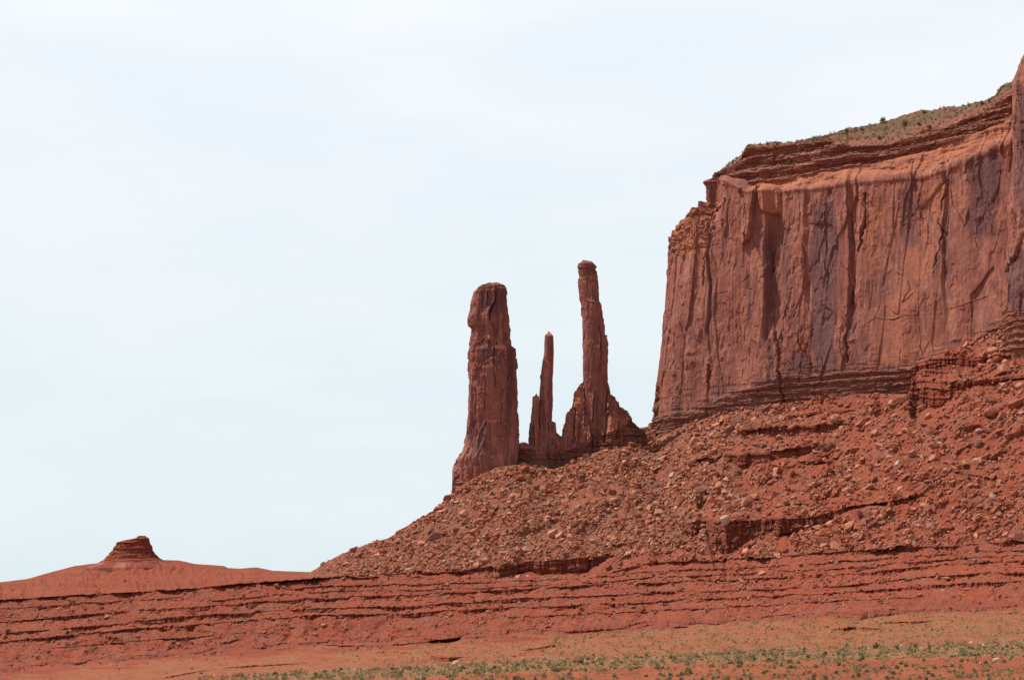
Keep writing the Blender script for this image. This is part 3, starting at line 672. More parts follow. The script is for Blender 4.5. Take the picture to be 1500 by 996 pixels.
    bedg = (hsh(np.floor(lev * 8 + .6 * fbm(s / 18, lev * 2, 1.0, 3)).astype(int), np.floor(s / 14 + 2 * pn(s / 30, lev * 3)).astype(int), 3) - .5)
    R[..., 2] += sh * 2.2 * fbm(s / 5, lev * 3, 6.6, 4, .6) + grn * 1.7 * bedg + orz * .5 * fbm(s / 6, z / 4, 3.1, 3) + grn * (.5 * fbm(s / 5, R[..., 1] / 5, 3.1, 4, .6) )
    V = np.zeros_like(z)
    for (x, hw, y0, y1, a) in ((1206, 26, 300, 565, 1.0), (1150, 14, 330, 470, .35), (1128, 6, 360, 585, .7), (1170, 30, 520, 590, .7), (1440, 30, 225, 345, .85), (1330, 22, 250, 420, .35),  # the narrow stripe down the groove is its shadow, painted in
                            (1390, 10, 250, 440, .35), (1060, 30, 560, 600, .4), (1100, 8, 380, 480, .3), (1250, 9, 420, 560, .5), (1290, 50, 535, 580, .8), (1040, 12, 330, 520, .35)):
        V = np.maximum(V, a * sst(1, .35, np.abs(wpx - x) / hw) * sst(-.12, .12, (py - y0) / (y1 - y0)) * (1 - sst(.9, 1.08, (py - y0) / (y1 - y0))))
    V = np.maximum(V, footz * .8) * (1 - orz) * (1 - bedz) * (1 - grn)
    O = orz * sst(1085, 1120, px) * (.8 + .3 * fbm(s / 9, z / 5, 2, 3))
    O = np.maximum(O, .55 * sst(0, .3, fbm(s / 14, z / 16, 8.8, 3)) * sst(1255, 1290, px) * (1 - sst(1400, 1440, px)) * (py > 270))
    O = np.maximum(O, .6 * (1 - sst(1030, 1045, px)) * sst(300, 312, py) * (1 - sst(365, 378, py)) * (px > 990))  # paints the sunlit left shoulder into the colour
    O = np.maximum(O, f > .1)
    B = np.maximum(np.maximum(bedz, grn * .8), footz * .8 * (1 - .0 * V))
    base = np.array([150., 700., 0.])
    me = grid_mesh('cliff', recenter(R, base), attrs=dict(varnish_and_shade=V, orange=np.clip(O, 0, 1), beds=B, green=sst(8.22, 8.42, lev + .16 * fbm(s / 9, lev * 3, 4.4, 3)) * sst(-.62, -.1, -bedg + .3 * fbm(s / 6, lev * 6, 4, 3)) * .95), mat=M_CLIFF, flip=True)
    root = link('sandstone_mesa', None, label='massive flat-topped red sandstone mesa with a sheer streaked cliff face', cat='mesa', loc=base)
    link('cliff', me, parent=root)
    return root, R, lev
MESA, MR, MLEV = build_mesa()

# ------------------------------------------------------------------ lofted towers
def loft(Lp, Rp, Yc, ratio, py0, py1, seed, rows, ncirc, relief=1.0, beds=None, ex=0.80, cracks=(), tilt=0.0, ins=None, dmin=3.0, below=0.0, orange=(), varnish_and_shade=(), dfun=None, blk=1.0):
    """tower between two traced outlines; py1 is the top row, py0 the bottom row"""
    py = np.linspace(py0, py1, rows)
    Lx = np.interp(-py, -np.array([p[1] for p in Lp][::-1])[::-1], np.array([p[0] for p in Lp])) if False else np.interp(py, [p[1] for p in Lp], [p[0] for p in Lp])
    Rx = np.interp(py, [p[1] for p in Rp], [p[0] for p in Rp])
    A = unproj(Lx, py, Yc); B = unproj(Rx, py, Yc)
    xc = (A[:, 0] + B[:, 0]) / 2; hw = (B[:, 0] - A[:, 0]) / 2; z = A[:, 2]
    hd = np.maximum(hw * ratio, np.minimum(hw, dmin)) if dfun is None else dfun(py, hw)
    top = sst(0, 1.1, z[-1] - z); shrink = .55 + .45 * np.sqrt(np.clip(top, 0, 1))
    th = np.linspace(0, 2 * np.pi, ncirc, endpoint=False)
    c, s_ = np.cos(th), np.sin(th)
    cx = np.sign(c) * np.abs(c) ** ex; sy = np.sign(s_) * np.abs(s_) ** ex
    P = np.zeros((rows, ncirc, 3))
    P[..., 0] = xc[:, None] + hw[:, None] * cx; P[..., 1] = Yc + hd[:, None] * sy; P[..., 2] = z[:, None]
    per = hw[:, None] * 1.0
    u = th[None] / (2 * np.pi) * (2 * np.pi * np.median(hw)) * 1.15
    u = u + 0 * P[..., 0]; zz = P[..., 2]
    if below > 0:
        pass
    px, ppy = proj(P)
    per_ = np.sin(th)  # seam sits at the right silhouette; blend relief there
    o = relief * block_relief(u, zz, seed, blk) * .9
    
    bl = sst(0, .12, th / (2 * np.pi))[None]; o = o * bl + (1 - bl) * o[:, -1:]
    lim = np.minimum(hw * .20, 1.3)[:, None]; o = np.clip(o, -lim * 1.9, lim)
    bz = np.zeros_like(zz)
    if beds is not None:
        for (a, b, th_, amp) in beds:   # rows in photo px
            m = sst(a - 5, a + 3, ppy) * (1 - sst(b - 3, b + 5, ppy)); bz = np.maximum(bz, m)
            o = o * (1 - .4 * m) + m * amp * bed_relief(u, zz, seed + 2, th_)
    jx = px + 1.2 * fbm(zz / 3, u / 6, 3.3, 3); jy = ppy + 1.0 * fbm(u / 3, zz / 6, 6.3, 3)
    fr = s_[None] < .3
    for pts_, wd, dp in cracks:
        d, sg = seg_dist(jx, jy, pts_)
        o -= fr * dp * np.clip(.8 + 1.4 * fbm(u / 3, zz / 5, 4.4, 2), .1, 1.4) * (np.exp(-(d / (wd * .30)) ** 2) - .35 * np.exp(-((sg + wd) / wd) ** 2) * np.exp(-(d / (wd * 2.4)) ** 2))
    nx = cx / hw[:, None] if False else c[None] + 0 * o; ny = s_[None] + 0 * o
    k = shrink[:, None]
    P[..., 0] = xc[:, None] + (P[..., 0] - xc[:, None]) * k + nx * o * k
    P[..., 1] = Yc + (P[..., 1] - Yc) * k + ny * o * k
    P[..., 2] += .2 * fbm(u / 2, zz / 2, seed + 8, 3) * (1 - top)[:, None] * 3
    O = np.zeros_like(zz); V = np.zeros_like(zz)
    for (x, y, rx, ry, a) in orange: O = np.maximum(O, a * (1 - sst(.5, 1.1, np.hypot((jx - x) / rx, (jy - y) / ry) + .3 * fbm(u / 3, zz / 3, 1, 3))))  # orange spots put lit highlights into the spires' colour
    for (x, y, rx, ry, a) in varnish_and_shade: V = np.maximum(V, a * (1 - sst(.5, 1.1, np.hypot((jx - x) / rx, (jy - y) / ry) + .3 * fbm(u / 3, zz / 5, 2, 3))))  # dark stain, plus painted shade on the right spire and buttress
    if below > 0:
        ext_ = P[:1].copy(); rr = []
        for q in (1.0, .66, .33):
            e_ = ext_.copy(); e_[..., 2] -= below * q; rr.append(e_)
        P = np.concatenate(rr + [P]); pad = lambda a: np.concatenate([np.repeat(a[:1], 3, 0), a])
        O, V, bz = pad(O), pad(V), pad(bz)
    G = np.zeros_like(O)
    return P, dict(varnish_and_shade=V, orange=O, beds=bz, green=G)
def cr1(pts): return [(640 + x / 2.766, 370 + y / 2.766) for x, y in pts]
def rows_sorted(pts): return sorted(pts, key=lambda p: p[1])
def tower(name, label, cat, parts, base, group=None):
    root = link(name, None, label=label, cat=cat, loc=base, group=group)
    for pn_, P, at, mat in parts:
        cl = pn_ != 'pedestal'
        me = grid_mesh(pn_, recenter(P, base), closed=cl, attrs=at, mat=mat, cap=cl)
        link(pn_, me, parent=root)
    return root
YS = 738.0
# left spire
AL = rows_sorted(cr1([(205, 127), (180, 135), (160, 160), (150, 200), (145, 235), (135, 262), (138, 298), (152, 312), (146, 350), (135, 400), (133, 440), (130, 500), (127, 600), (128, 700), (122, 750), (112, 790), (90, 840), (100, 1000)]))
AR = rows_sorted(cr1([(250, 126), (270, 133), (275, 150), (275, 200), (285, 280), (287, 300), (292, 320), (295, 380), (312, 395), (313, 420), (320, 480), (325, 560), (327, 700), (329, 780), (320, 1000)]))
PA, atA = loft(AL, AR, YS, .85, 722, 415.5, 41, 620, 420, relief=1.0, ex=.72, blk=.8,
               beds=[(413, 424, .9, .35)],
               cracks=[(cr1([(240, 140), (238, 190), (215, 240), (212, 270), (232, 300), (240, 350), (243, 370)]), 3.0, 2.4), (cr1([(232, 385), (230, 470), (236, 540)]), 2.0, 1.4),
                       (cr1([(138, 575), (190, 570), (240, 600)]), 1.4, .8), (cr1([(130, 500), (175, 505)]), 1.3, .8), (cr1([(262, 560), (264, 640), (258, 700)]), 1.8, 1.2), (cr1([(150, 620), (155, 720)]), 1.6, 1.0), (cr1([(250, 440), (300, 430)]), 1.2, .8), (cr1([(205, 160), (203, 215)]), 1.6, 1.0), (cr1([(190, 600), (196, 680)]), 1.4, .9), (cr1([(300, 450), (303, 560)]), 1.6, 1.0), (cr1([(165, 370), (200, 345), (225, 385)]), 1.6, .9), (cr1([(150, 480), (215, 440), (228, 430)]), 1.6, .9),
                       (cr1([(285, 390), (292, 500), (285, 600)]), 2.2, 1.3), (cr1([(180, 720), (215, 665), (262, 690), (275, 720)]), 1.8, 1.0), (cr1([(145, 405), (160, 400), (205, 395)]), 1.2, .6)],
               orange=[(x, y, rx, ry, a) for (x, y), rx, ry, a in ((cr1([(205, 345)])[0], 7, 5, .8), (cr1([(255, 380)])[0], 9, 5, .9), (cr1([(205, 460)])[0], 10, 5, .8), (cr1([(235, 680)])[0], 12, 3, .9), (cr1([(160, 410)])[0], 6, 4, .6))],
               varnish_and_shade=[(720, 440, 20, 26, .7), (700, 640, 16, 40, .5), (745, 560, 10, 70, .5), (720, 520, 26, 20, .35)], below=12)
# middle spire
BL = rows_sorted(cr1([(452, 322), (440, 335), (437, 400), (430, 450), (422, 500), (418, 560), (414, 640), (400, 800), (400, 1000)]))
BR = rows_sorted(cr1([(458, 322), (470, 340), (473, 400), (470, 500), (469, 600), (466, 680), (484, 690), (487, 735), (490, 800), (500, 1000)]))
PB, atB = loft(BL, BR, YS, .8, 700, 486.5, 53, 430, 260, relief=.6, ex=.75, blk=.7,
               cracks=[(cr1([(452, 560), (448, 640), (452, 720)]), 2, 1.0), (cr1([(430, 430), (470, 440)]), 1.2, .5)], orange=[(805, 490, 5, 4, .8), (801, 540, 3, 20, .3)], varnish_and_shade=[(796, 600, 5, 30, .5)], below=10, dmin=2.5)
PB2, atB2 = loft(rows_sorted(cr1([(400, 576), (388, 585), (385, 620), (378, 680), (370, 760), (372, 860), (372, 1000)])),
                 rows_sorted(cr1([(408, 575), (418, 600), (415, 700), (440, 800), (480, 870), (480, 1000)])), YS - 1.5, .8, 705, 577.5, 57, 260, 260, relief=.6, ex=.8, blk=.7,
                 beds=[(665, 710, 1.1, .6)], cracks=[(cr1([(416, 590), (414, 700), (418, 830)]), 2.4, 1.6), (cr1([(392, 700), (396, 850)]), 2, 1)], varnish_and_shade=[(778, 650, 6, 30, .7)], below=10, dmin=4)
# right spire
CL = rows_sorted(cr1([(590, 33), (578, 42), (573, 60), (576, 90), (574, 130), (578, 180), (585, 215), (588, 300), (592, 400), (591, 500), (597, 560), (600, 700), (600, 1000)]))
CR_ = rows_sorted(cr1([(605, 35), (628, 40), (645, 57), (652, 100), (655, 150), (658, 192), (670, 215), (680, 290), (684, 340), (691, 365), (690, 520), (698, 550), (706, 600), (712, 1000)]))
PC, atC = loft(CL, CR_, YS, .85, 705, 382, 67, 640, 340, relief=.85, ex=.72, blk=.7,
               beds=[(380, 402, 1.0, .3)], cracks=[(cr1([(585, 195), (620, 205), (668, 210)]), 1.6, 1.0), (cr1([(585, 112), (610, 105), (650, 115)]), 1.3, .6), (cr1([(640, 560), (630, 700)]), 2, 1.0), (cr1([(660, 300), (668, 480)]), 1.6, .7)],
               orange=[(855, 411, 5, 4, .8), (868, 418, 6, 5, .6), (858, 438, 8, 3, .5), (850, 600, 6, 30, .5)], varnish_and_shade=[(876, 610, 9, 30, .6), (866, 395, 10, 8, .4), (875, 500, 8, 50, .3)], below=10)  # low left orange is painted sunlight, low right dark patch painted shade
def ridge(top, Yc, dep, seed, ncol=300, nrow=230, relief=1.0, drop=34, beds=14, jag=1.0, orange=(), varnish_and_shade=(), cracks=()):
    """a ragged wall of rock with a traced crest: front face, crest and back face as one solid sheet"""
    px = np.linspace(top[0][0], top[-1][0], ncol)
    fy = crv(px, [f for f in FOOT if f[0] > 460])
    ty = crv(px, top) + jag * (1.6 * fbm(px / 4, seed, 0, 3) + 1.6 * (hsh(np.floor(px / 2.6 + .8 * pn(px / 5, seed)).astype(int), np.zeros(ncol, int), seed) - .5))
    endw = np.sqrt(np.clip(np.minimum(px - px[0], px[-1] - px) / 12, .02, 1))
    D = crv(px, dep) * endw
    qf = np.linspace(0, 1, nrow); rows = []; ppy = []
    by = np.maximum(fy, ty) + drop
    for q in qf:
        rows.append((by + (ty - by) * q, -D * (1 - .72 * q ** 1.25)))
    for q in np.linspace(0, 1, 9)[1:-1]: rows.append((ty - .25 * np.sin(q * np.pi), -D * .28 + D * .56 * q))
    for q in np.linspace(1, 0, 60): rows.append((by + 20 + (ty - by - 20) * q, D * (1 - .72 * q ** 1.25)))
    PYr = np.array([a for a, _ in rows]); DY = np.array([b for _, b in rows]) + 0 * PYr
    Z = unproj(px[None] + 0 * PYr, PYr, Yc)
    P = Z.copy(); u = Z[..., 0]; z = Z[..., 2]
    o = relief * (1.25 * block_relief(u * 1.2, z * .8, seed, 1.1) + 1.3 * np.abs(pn(u / 3.6 + .4 * pn(u / 4, z / 9), z / 16, seed + 2.5)) + .6 * fbm(u / 2.2, z / 2.2, seed, 4, .6))
    bz = (1 - sst(beds - 4, beds + 3, (fy[None] - PYr) + 4 * pn(u / 4, z / 4)))
    o = o * (1 - .55 * bz) + bz * (bed_relief(u, z, seed + 3, 1.1) * .8 - .5)
    sgn = np.where(DY < 0, -1., 1.)
    fade = np.clip(np.abs(DY) / 2.5, .1, 1)
    jx = px[None] + 1.0 * fbm(z / 3, u / 5, 2.3, 3); jy = PYr
    for pts_, wd, dp in cracks:
        d, sg = seg_dist(jx, jy, pts_); o = o - dp * np.exp(-(d / (wd * .5)) ** 2)
    P[..., 1] = Yc + DY + sgn * o * fade
    P[..., 0] += (.5 * fbm(u / 3, z / 3, seed + 7, 3)) * endw[None]
    O = 0 * z; V = 0 * z
    for (x, y, rx, ry, a) in orange: O = np.maximum(O, a * (1 - sst(.5, 1.1, np.hypot((jx - x) / rx, (jy - y) / ry) + .4 * fbm(u / 3, z / 3, 1, 3))))  # crest and ledge highlights painted in as orange
    for (x, y, rx, ry, a) in varnish_and_shade: V = np.maximum(V, a * (1 - sst(.5, 1.1, np.hypot((jx - x) / rx, (jy - y) / ry) + .4 * fbm(u / 3, z / 5, 2, 3))))
    return P, dict(varnish_and_shade=np.maximum(V, bz * .5), orange=O, beds=bz * .8, green=0 * z)
PAb, atAb = ridge([(662, 716), (662.6, 690), (664, 683), (668, 675), (673, 667), (680, 654), (684, 646), (690, 640), (700, 646), (712, 652), (722, 648), (729, 636), (735, 632), (741, 643), (750, 651), (758, 646), (764, 650), (770, 668)],
                  YS + 1, [(662, 7), (690, 11), (720, 12), (750, 8), (770, 5)], 47, 420, relief=.8, beds=16, cracks=[([(722, 690), (726, 660), (735, 640)], 4, 2.4), ([(700, 690), (704, 655)], 3, 1.5), ([(680, 690), (684, 660)], 3, 1.2)],
                  orange=[(733, 642, 10, 7, .8), (755, 655, 12, 6, .7), (708, 680, 16, 4, .5), (697, 646, 8, 5, .5)], varnish_and_shade=[(676, 700, 14, 14, .4)])
FL, atF = ridge([(742, 672), (748, 656), (760, 650), (768, 648), (775, 650), (790, 652), (801, 650), (805, 624), (809, 617), (813, 620), (816, 634), (823, 640), (830, 642), (838, 660)],
                YS, [(742, 5), (790, 7), (808, 7), (838, 6)], 83, 340, relief=.8, beds=20, orange=[(755, 655, 14, 6, .6), (822, 650, 10, 8, .6), (811, 635, 5, 10, .4)], varnish_and_shade=[(785, 670, 14, 12, .5)])
PCb, atCb = ridge([(810, 690), (814, 668), (819, 652), (823, 638), (826, 624), (830, 606), (837, 597), (842, 575), (848, 564), (855, 561), (858, 585), (864, 604), (868, 622), (876, 632), (884, 630), (888, 600), (891, 574), (895, 580), (902, 584), (906, 592), (901, 596), (911, 599), (919, 602), (927, 618), (936, 628), (948, 636)],
                  YS, [(810, 6), (840, 9), (880, 11), (915, 10), (948, 6)], 71, 560, relief=1.0, beds=18, cracks=[([(842, 600), (840, 650)], 3, 2), ([(868, 640), (866, 665)], 3, 1.6), ([(890, 610), (884, 650)], 3.5, 2), ([(906, 620), (900, 645)], 3, 1.6)],
                  orange=[(846, 590, 8, 18, .8), (850, 640, 14, 12, .5), (905, 625, 26, 18, .6), (830, 630, 8, 14, .4)], varnish_and_shade=[(872, 640, 7, 16, .6), (830, 672, 16, 8, .5)])
def bpt(px, py, Y=YS): return unproj(px, py, Y)
tower('rock_spire', 'thickest of the three sandstone spires, broad leftmost pillar with a long vertical crack', 'rock spire', [('shaft', PA, atA, M_SPIRE), ('pedestal', PAb, atAb, M_SPIRE)], bpt(705, 700), 'three sandstone spires')
tower('rock_spire', 'shortest and thinnest sandstone spire, standing between the two taller ones', 'rock spire', [('shaft', PB, atB, M_SPIRE), ('side_pillar', PB2, atB2, M_SPIRE)], bpt(800, 690), 'three sandstone spires')
tower('rock_spire', 'tallest slender sandstone spire nearest the mesa, rising from a ragged jagged base', 'rock spire', [('shaft', PC, atC, M_SPIRE), ('pedestal', PCb, atCb, M_SPIRE)], bpt(870, 670), 'three sandstone spires')
# low fin joining the spires
bs = bpt(770, 690)
link('rock_fin', grid_mesh('rock_fin', recenter(FL, bs), attrs=atF, mat=M_SPIRE), label='low broken sandstone wall linking the feet of the three spires', cat='rock wall', loc=bs)
# knob on the left hump
def cr6(pts): return [(x / 3, 760 + y / 3) for x, y in pts]
KP, atK = loft(rows_sorted(cr6([(600, 84), (545, 93), (512, 104), (512, 112), (495, 135), (480, 155), (462, 175), (440, 190), (400, 206), (350, 235)])),
               rows_sorted(cr6([(645, 76), (656, 84), (654, 96), (662, 112), (672, 135), (680, 150), (700, 170), (722, 183), (770, 205), (820, 235)])), 694.0, .6, 832, 785.5, 91, 190, 460, relief=.25, ex=.9, blk=.5,
               beds=[(780, 822, 1.1, .42)], below=6)
kb = unproj(193, 824, 694)
link('small_butte', grid_mesh('small_butte', recenter(KP, kb), closed=True, attrs=atK, mat=M_KNOB, cap=True), label='small dark red layered butte perched on the crest of the long hump', cat='butte', loc=kb)
# buttress at the right edge of the picture
BLp = [(1530, 20), (1512, 60), (1500, 88), (1492, 106), (1487, 122), (1488, 205), (1489, 240), (1485, 275), (1480, 305), (1482, 340), (1479, 390), (1474, 420), (1473, 470), (1472, 520)]
BRp = [(1600, 20), (1640, 60), (1660, 150), (1680, 520)]
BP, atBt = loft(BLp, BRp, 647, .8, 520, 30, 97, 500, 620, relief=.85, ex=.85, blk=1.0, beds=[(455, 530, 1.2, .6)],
                cracks=[([(1499, 345), (1492, 375), (1482, 390), (1478, 405)], 3, 2.5), ([(1494, 440), (1492, 470)], 2, 1.2)], varnish_and_shade=[(1495, 420, 22, 60, 1.0), (1498, 220, 13, 120, .75)], below=30)  # dark patches paint shade into the crevice and the lower face
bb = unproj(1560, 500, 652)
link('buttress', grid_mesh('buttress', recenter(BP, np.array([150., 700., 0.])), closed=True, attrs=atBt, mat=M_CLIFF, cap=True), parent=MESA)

# ------------------------------------------------------------------ boulders and rubble
def hull_variant(seed, npt=14, flat=1.0):
    r = np.random.default_rng(seed); bm = bmesh.new()
    for i in range(npt):
        v = r.normal(size=3); v /= np.abs(v).max() ** .6 * np.linalg.norm(v) ** .4
        v *= r.uniform(.75, 1.0)
        bm.verts.new((v[0], v[1], v[2] * flat))
    res = bmesh.ops.convex_hull(bm, input=bm.verts[:])
    bmesh.ops.delete(bm, geom=[v for v in bm.verts if not v.link_faces], context='VERTS')
    return bm
RV = []
for k in range(18):
    bm = hull_variant(100 + k, 11); bmesh.ops.triangulate(bm, faces=bm.faces[:]); bm.verts.index_update()
    RV.append((np.array([v.co[:] for v in bm.verts]), np.array([[v.index for v in f.verts] for f in bm.faces]))); bm.free()
BIG = []
for k in range(14):
    bm = hull_variant(300 + k, 15 if k % 2 else 11)
    bmesh.ops.dissolve_limit(bm, angle_limit=.22, verts=bm.verts[:], edges=bm.edges[:])
    bmesh.ops.bevel(bm, geom=bm.edges[:], offset=.05 if k % 3 else .14, segments=1 if k % 3 else 2, affect='EDGES', clamp_overlap=True)
    me = bpy.data.meshes.new('boulder'); bm.to_mesh(me); bm.free(); BIG.append(me)
BIGM = {}
for tone, mt in M_ROCKS.items():
    for k, me in enumerate(BIG):
        m2 = me.copy(); m2.materials.append(mt); BIGM[(tone, k)] = m2
def sample(nwant, dens, x0=0, x1=1500, y0=460, y1=1000, sd_=0):
    r = np.random.default_rng(sd_); X, Y = [], []; tot = 0
    while tot < nwant:
        x = r.uniform(x0, x1, nwant * 4); y = r.uniform(y0, y1, nwant * 4)
        ok = (y > foot_py(x) + np.where((x > 460) & (x < 660), -.2, 1.5)) & (r.uniform(size=len(x)) < dens(x, y))
        X.append(x[ok]); Y.append(y[ok]); tot += ok.sum()
        if len(X) > 60: break
    return np.concatenate(X)[:nwant], np.concatenate(Y)[:nwant]
def lookup(A, x, y):
    _, _, ri, ci = ground_at(x, y); return A[ri, ci]
def rock_density(x, y):
    t = lookup(talus, x, y); fcx = lookup(face, x, y); un = lookup(under, x, y)
    d = .10 + .75 * t
    clump = sst(.0, .5, fbm(x / 38, y / 22, 12.2, 3) + .12)
    right = (x > 950) & (y < L1(x)); d = np.where(right, .16 + .65 * clump + .25 * t, d)
    terr_ = (y > np.where(x > 505, L1(x), foot_py(x))); c2 = sst(.10, .5, fbm(x / 30, y / 14, 22.2, 3))
    d = np.where(terr_, .05 + .55 * c2 + .35 * un, d)
    d = np.where((x < 455) & (y < L1(x)), .006, d)
    d = np.where(y > L5(x) + 2, .015 + .25 * sst(12, 0, y - L5(x)) * (y < L5(x) + 14), d)
    d = np.where((x > 457) & (x < 660) & (y < 840) & (y < L1(x)), np.maximum(d, .7), d)
    for (cx_, cy_, rx, ry, a) in ((1120, 790, 70, 26, 1), (1200, 780, 60, 24, .8), (1100, 845, 60, 18, .9), (1200, 845, 40, 14, .9), (1410, 810, 26, 20, .8), (1450, 760, 50, 30, .5), (760, 835, 90, 12, .8)):
        d = np.maximum(d, a * (np.hypot((x - cx_) / rx, (y - cy_) / ry) < 1 + .4 * pn(x / 12, y / 12)))
    for (ax, ay, bx_, by_) in ((1030, 758, 1160, 800), (720, 822, 890, 842), (1060, 655, 1190, 678), (1335, 520, 1420, 545), (1335, 556, 1400, 596)):
        d = np.where((x > ax) & (x < bx_) & (y > ay) & (y < by_), d * .25, d)
    return np.clip(d, 0, 1) * (1 - .85 * fcx)
def rock_frames(x, y, size, r, flatness):
    P, n, ri, ci = ground_at(x, y); m = len(x)
    up = np.array([0, 0, 1.]); u = up - n * n[:, 2:3]; u /= np.linalg.norm(u, axis=1)[:, None] + 1e-9
    t = u * .55 + np.array([1., 0, 0]) * .75 + r.normal(size=(m, 3)) * .45
    nn_ = n + r.normal(size=(m, 3)) * .28; nn_ /= np.linalg.norm(nn_, axis=1)[:, None]
    t -= nn_ * (t * nn_).sum(1)[:, None]; t /= np.linalg.norm(t, axis=1)[:, None]
    b = np.cross(nn_, t)
    sc = np.stack([size * r.uniform(.8, 1.15, m), size * r.uniform(.38, .8, m), size * flatness], 1) * .5
    R = np.stack([t, b, nn_], 2)  # columns
    C = P + nn_ * (sc[:, 2] * .45)[:, None]
    return C, R, sc
r = np.random.default_rng(5)
NSM = 30000
x, y = sample(NSM, rock_density, sd_=3)
P, n, ri, ci = ground_at(x, y)
pxm = P[:, 1] / F      # metres per photo px
big_ = np.clip(np.exp(r.normal(math.log(3.0), .38, NSM)) * np.where(r.uniform(size=NSM) < .24, 1.9, 1) * np.where(r.uniform(size=NSM) < .05, 1.7, 1), 1.6, 17)       # size in photo px
size = big_ * pxm * 1.15 * np.where((x > 950) & (y < L1(x)), 1.28, 1.08)
size *= np.where(y > np.where(x > 505, L1(x), 0), .68, 1)
order = np.argsort(-(size / pxm)); x, y, size = x[order], y[order], size[order]
flt = r.uniform(.30, .80, NSM)
# the boulders one can point out in the photograph: x, y, width px, height ratio, tone
HAND = [(1225, 796, 24, .75, 'pink', 'round-topped pale pink boulder with a shadow beneath, below the long dark ledge'),
        (1106, 725, 17, .75, 'pink', 'rounded pink boulder sitting above the left part of the long dark ledge'),
        (1262, 750, 15, .95, 'rust', 'round rust-red boulder at the right end of the long dark ledge'),
        (1415, 679, 17, .75, 'pink', 'smooth pale pink boulder alone high on the right slope'),
        (1384, 677, 19, .45, 'rust', 'flat rust slab just left of a smooth pink boulder on the right slope'),
        (1335, 662, 21, .7, 'pink', 'blocky pink boulder on the slope below the stepped outcrop'),
        (1288, 671, 15, .7, 'pink', 'pink boulder casting a dark shadow, left of the blocky one below the outcrop'),
        (1362, 608, 18, .65, 'pink', 'pink slab boulder touching the foot of the stepped outcrop'),
        (1322, 583, 26, .6, 'pink', 'large pink slab leaning on the left end of the stepped outcrop'),
        (1453, 604, 27, .75, 'rust', 'big wedge-shaped rust boulder on the upper right slope'),
        (1490, 592, 30, .6, 'rust', 'big rust slab at the right picture edge beneath the buttress'),
        (1435, 628, 14, .6, 'pale', 'pale tan block above two upright dark slabs'),
        (1432, 646, 16, 1.2, 'brown', 'upright brown slab, left one of a standing pair on the right slope'),
        (1446, 650, 13, 1.0, 'brown', 'upright brown slab, right one of a standing pair on the right slope'),
        (1488, 784, 27, .6, 'pink', 'large angular pink boulder at the right edge above the terraces'),
        (1431, 804, 18, .7, 'rust', 'dark rust boulder resting on the top terrace ledge at the right'),
        (1347, 870, 13, .6, 'pink', 'lone pale pink rock low on the lowest red terrace'),
        (1318, 713, 19, .4, 'pink', 'long tilted pink slab above the right end of the upper ledge'),
        (1292, 731, 13, .5, 'pink', 'small oval pink slab on the long ledge cap'),
        (1175, 721, 8, .6, 'pale', 'small nearly white block on the red slope above the long ledge'),
        (1142, 738, 9, .6, 'pale', 'small white rock tilted on the long ledge cap'),
        (1397, 740, 9, .9, 'pink', 'small round pink rock on the bare right slope'),
        (1438, 739, 11, .7, 'pink', 'pink block in the middle of the right slope'),
        (1378, 755, 13, .7, 'rust', 'rust boulder casting a shadow, mid right slope'),
        (1048, 681, 9, .9, 'pink', 'pink block leaning on the small upper ledge'),
        (985, 692, 13, .6, 'pale', 'pale slab on the grey talus just below the cliff corner'),
        (971, 700, 11, .7, 'pink', 'pink rock just left of a pale slab under the cliff corner'),
        (939, 745, 15, .6, 'pink', 'oval pink boulder in the middle of the grey talus'),
        (900, 755, 16, .6, 'brown', 'dark brown boulder left of the oval pink one in the talus'),
        (857, 725, 24, .5, 'pink', 'broad flat pink slab in the middle of the talus'),
        (873, 733, 22, .6, 'pink', 'broken pink slab at the right of the broad flat one'),
        (846, 741, 18, .4, 'pink', 'narrow pink slab at the lower left of the broad flat one'),
        (897, 718, 17, .9, 'brown', 'upright brown block above the broken pink slabs'),
        (912, 719, 16, .7, 'rust', 'rust block beside the upright brown one in the talus'),
        (812, 779, 22, .75, 'pink', 'large pink boulder with a shadow on its right, lower talus'),
        (773, 803, 20, .75, 'pink', 'squarish pink boulder above the dark ledge in the talus'),
        (869, 791, 13, .8, 'pink', 'square pink rock above the right end of the dark talus ledge'),
        (786, 712, 17, .8, 'rust', 'rust wedge boulder on the talus under the middle spire'),
        (637, 783, 22, .9, 'brown', 'large dark upright slab tilted on the left talus'),
        (629, 779, 16, .8, 'brown', 'dark brown block left of the large tilted slab'),
        (668, 773, 17, .7, 'rust', 'rust boulder on the talus below the foot of the left spire'),
        (681, 752, 17, .9, 'pink', 'tall pink block on the talus below the left spire'),
        (727, 744, 22, .5, 'brown', 'long brown slab on the talus below the left spire'),
        (773, 841, 15, .45, 'pale', 'small pale flat rock under the dark talus ledge'),
        (533, 804, 10, .7, 'brown', 'small brown block on the skyline of the left talus'),
        (893, 827, 15, 1.0, 'rust', 'mushroom-like red block standing right of the talus ledge'),
        (1152, 805, 13, .7, 'rust', 'dark rust block on the terraces below the long ledge'),
        (1187, 841, 11, .6, 'pink', 'squarish pink block in the rock cluster on the terraces'),
        (1222, 842, 12, .7, 'pink', 'right-hand pink block of the rock cluster on the terraces'),
        (1117, 839, 15, .45, 'pink', 'flat pinkish slab in the rubble on the terraces'),
        (1432, 785, 19, .55, 'pink', 'flat pink slab amid rubble above the top terrace'),
        (1405, 796 - 14, 12, .7, 'brown', 'brown rock amid rubble above the top terrace')]
rocks = []
hx = np.array([h[0] for h in HAND], float); hy = np.array([h[1] for h in HAND], float)
Ph, _, _, _ = ground_at(hx, hy + np.array([h[2] * h[3] * .3 for h in HAND]))
hs = np.array([h[2] for h in HAND]) * Ph[:, 1] / F
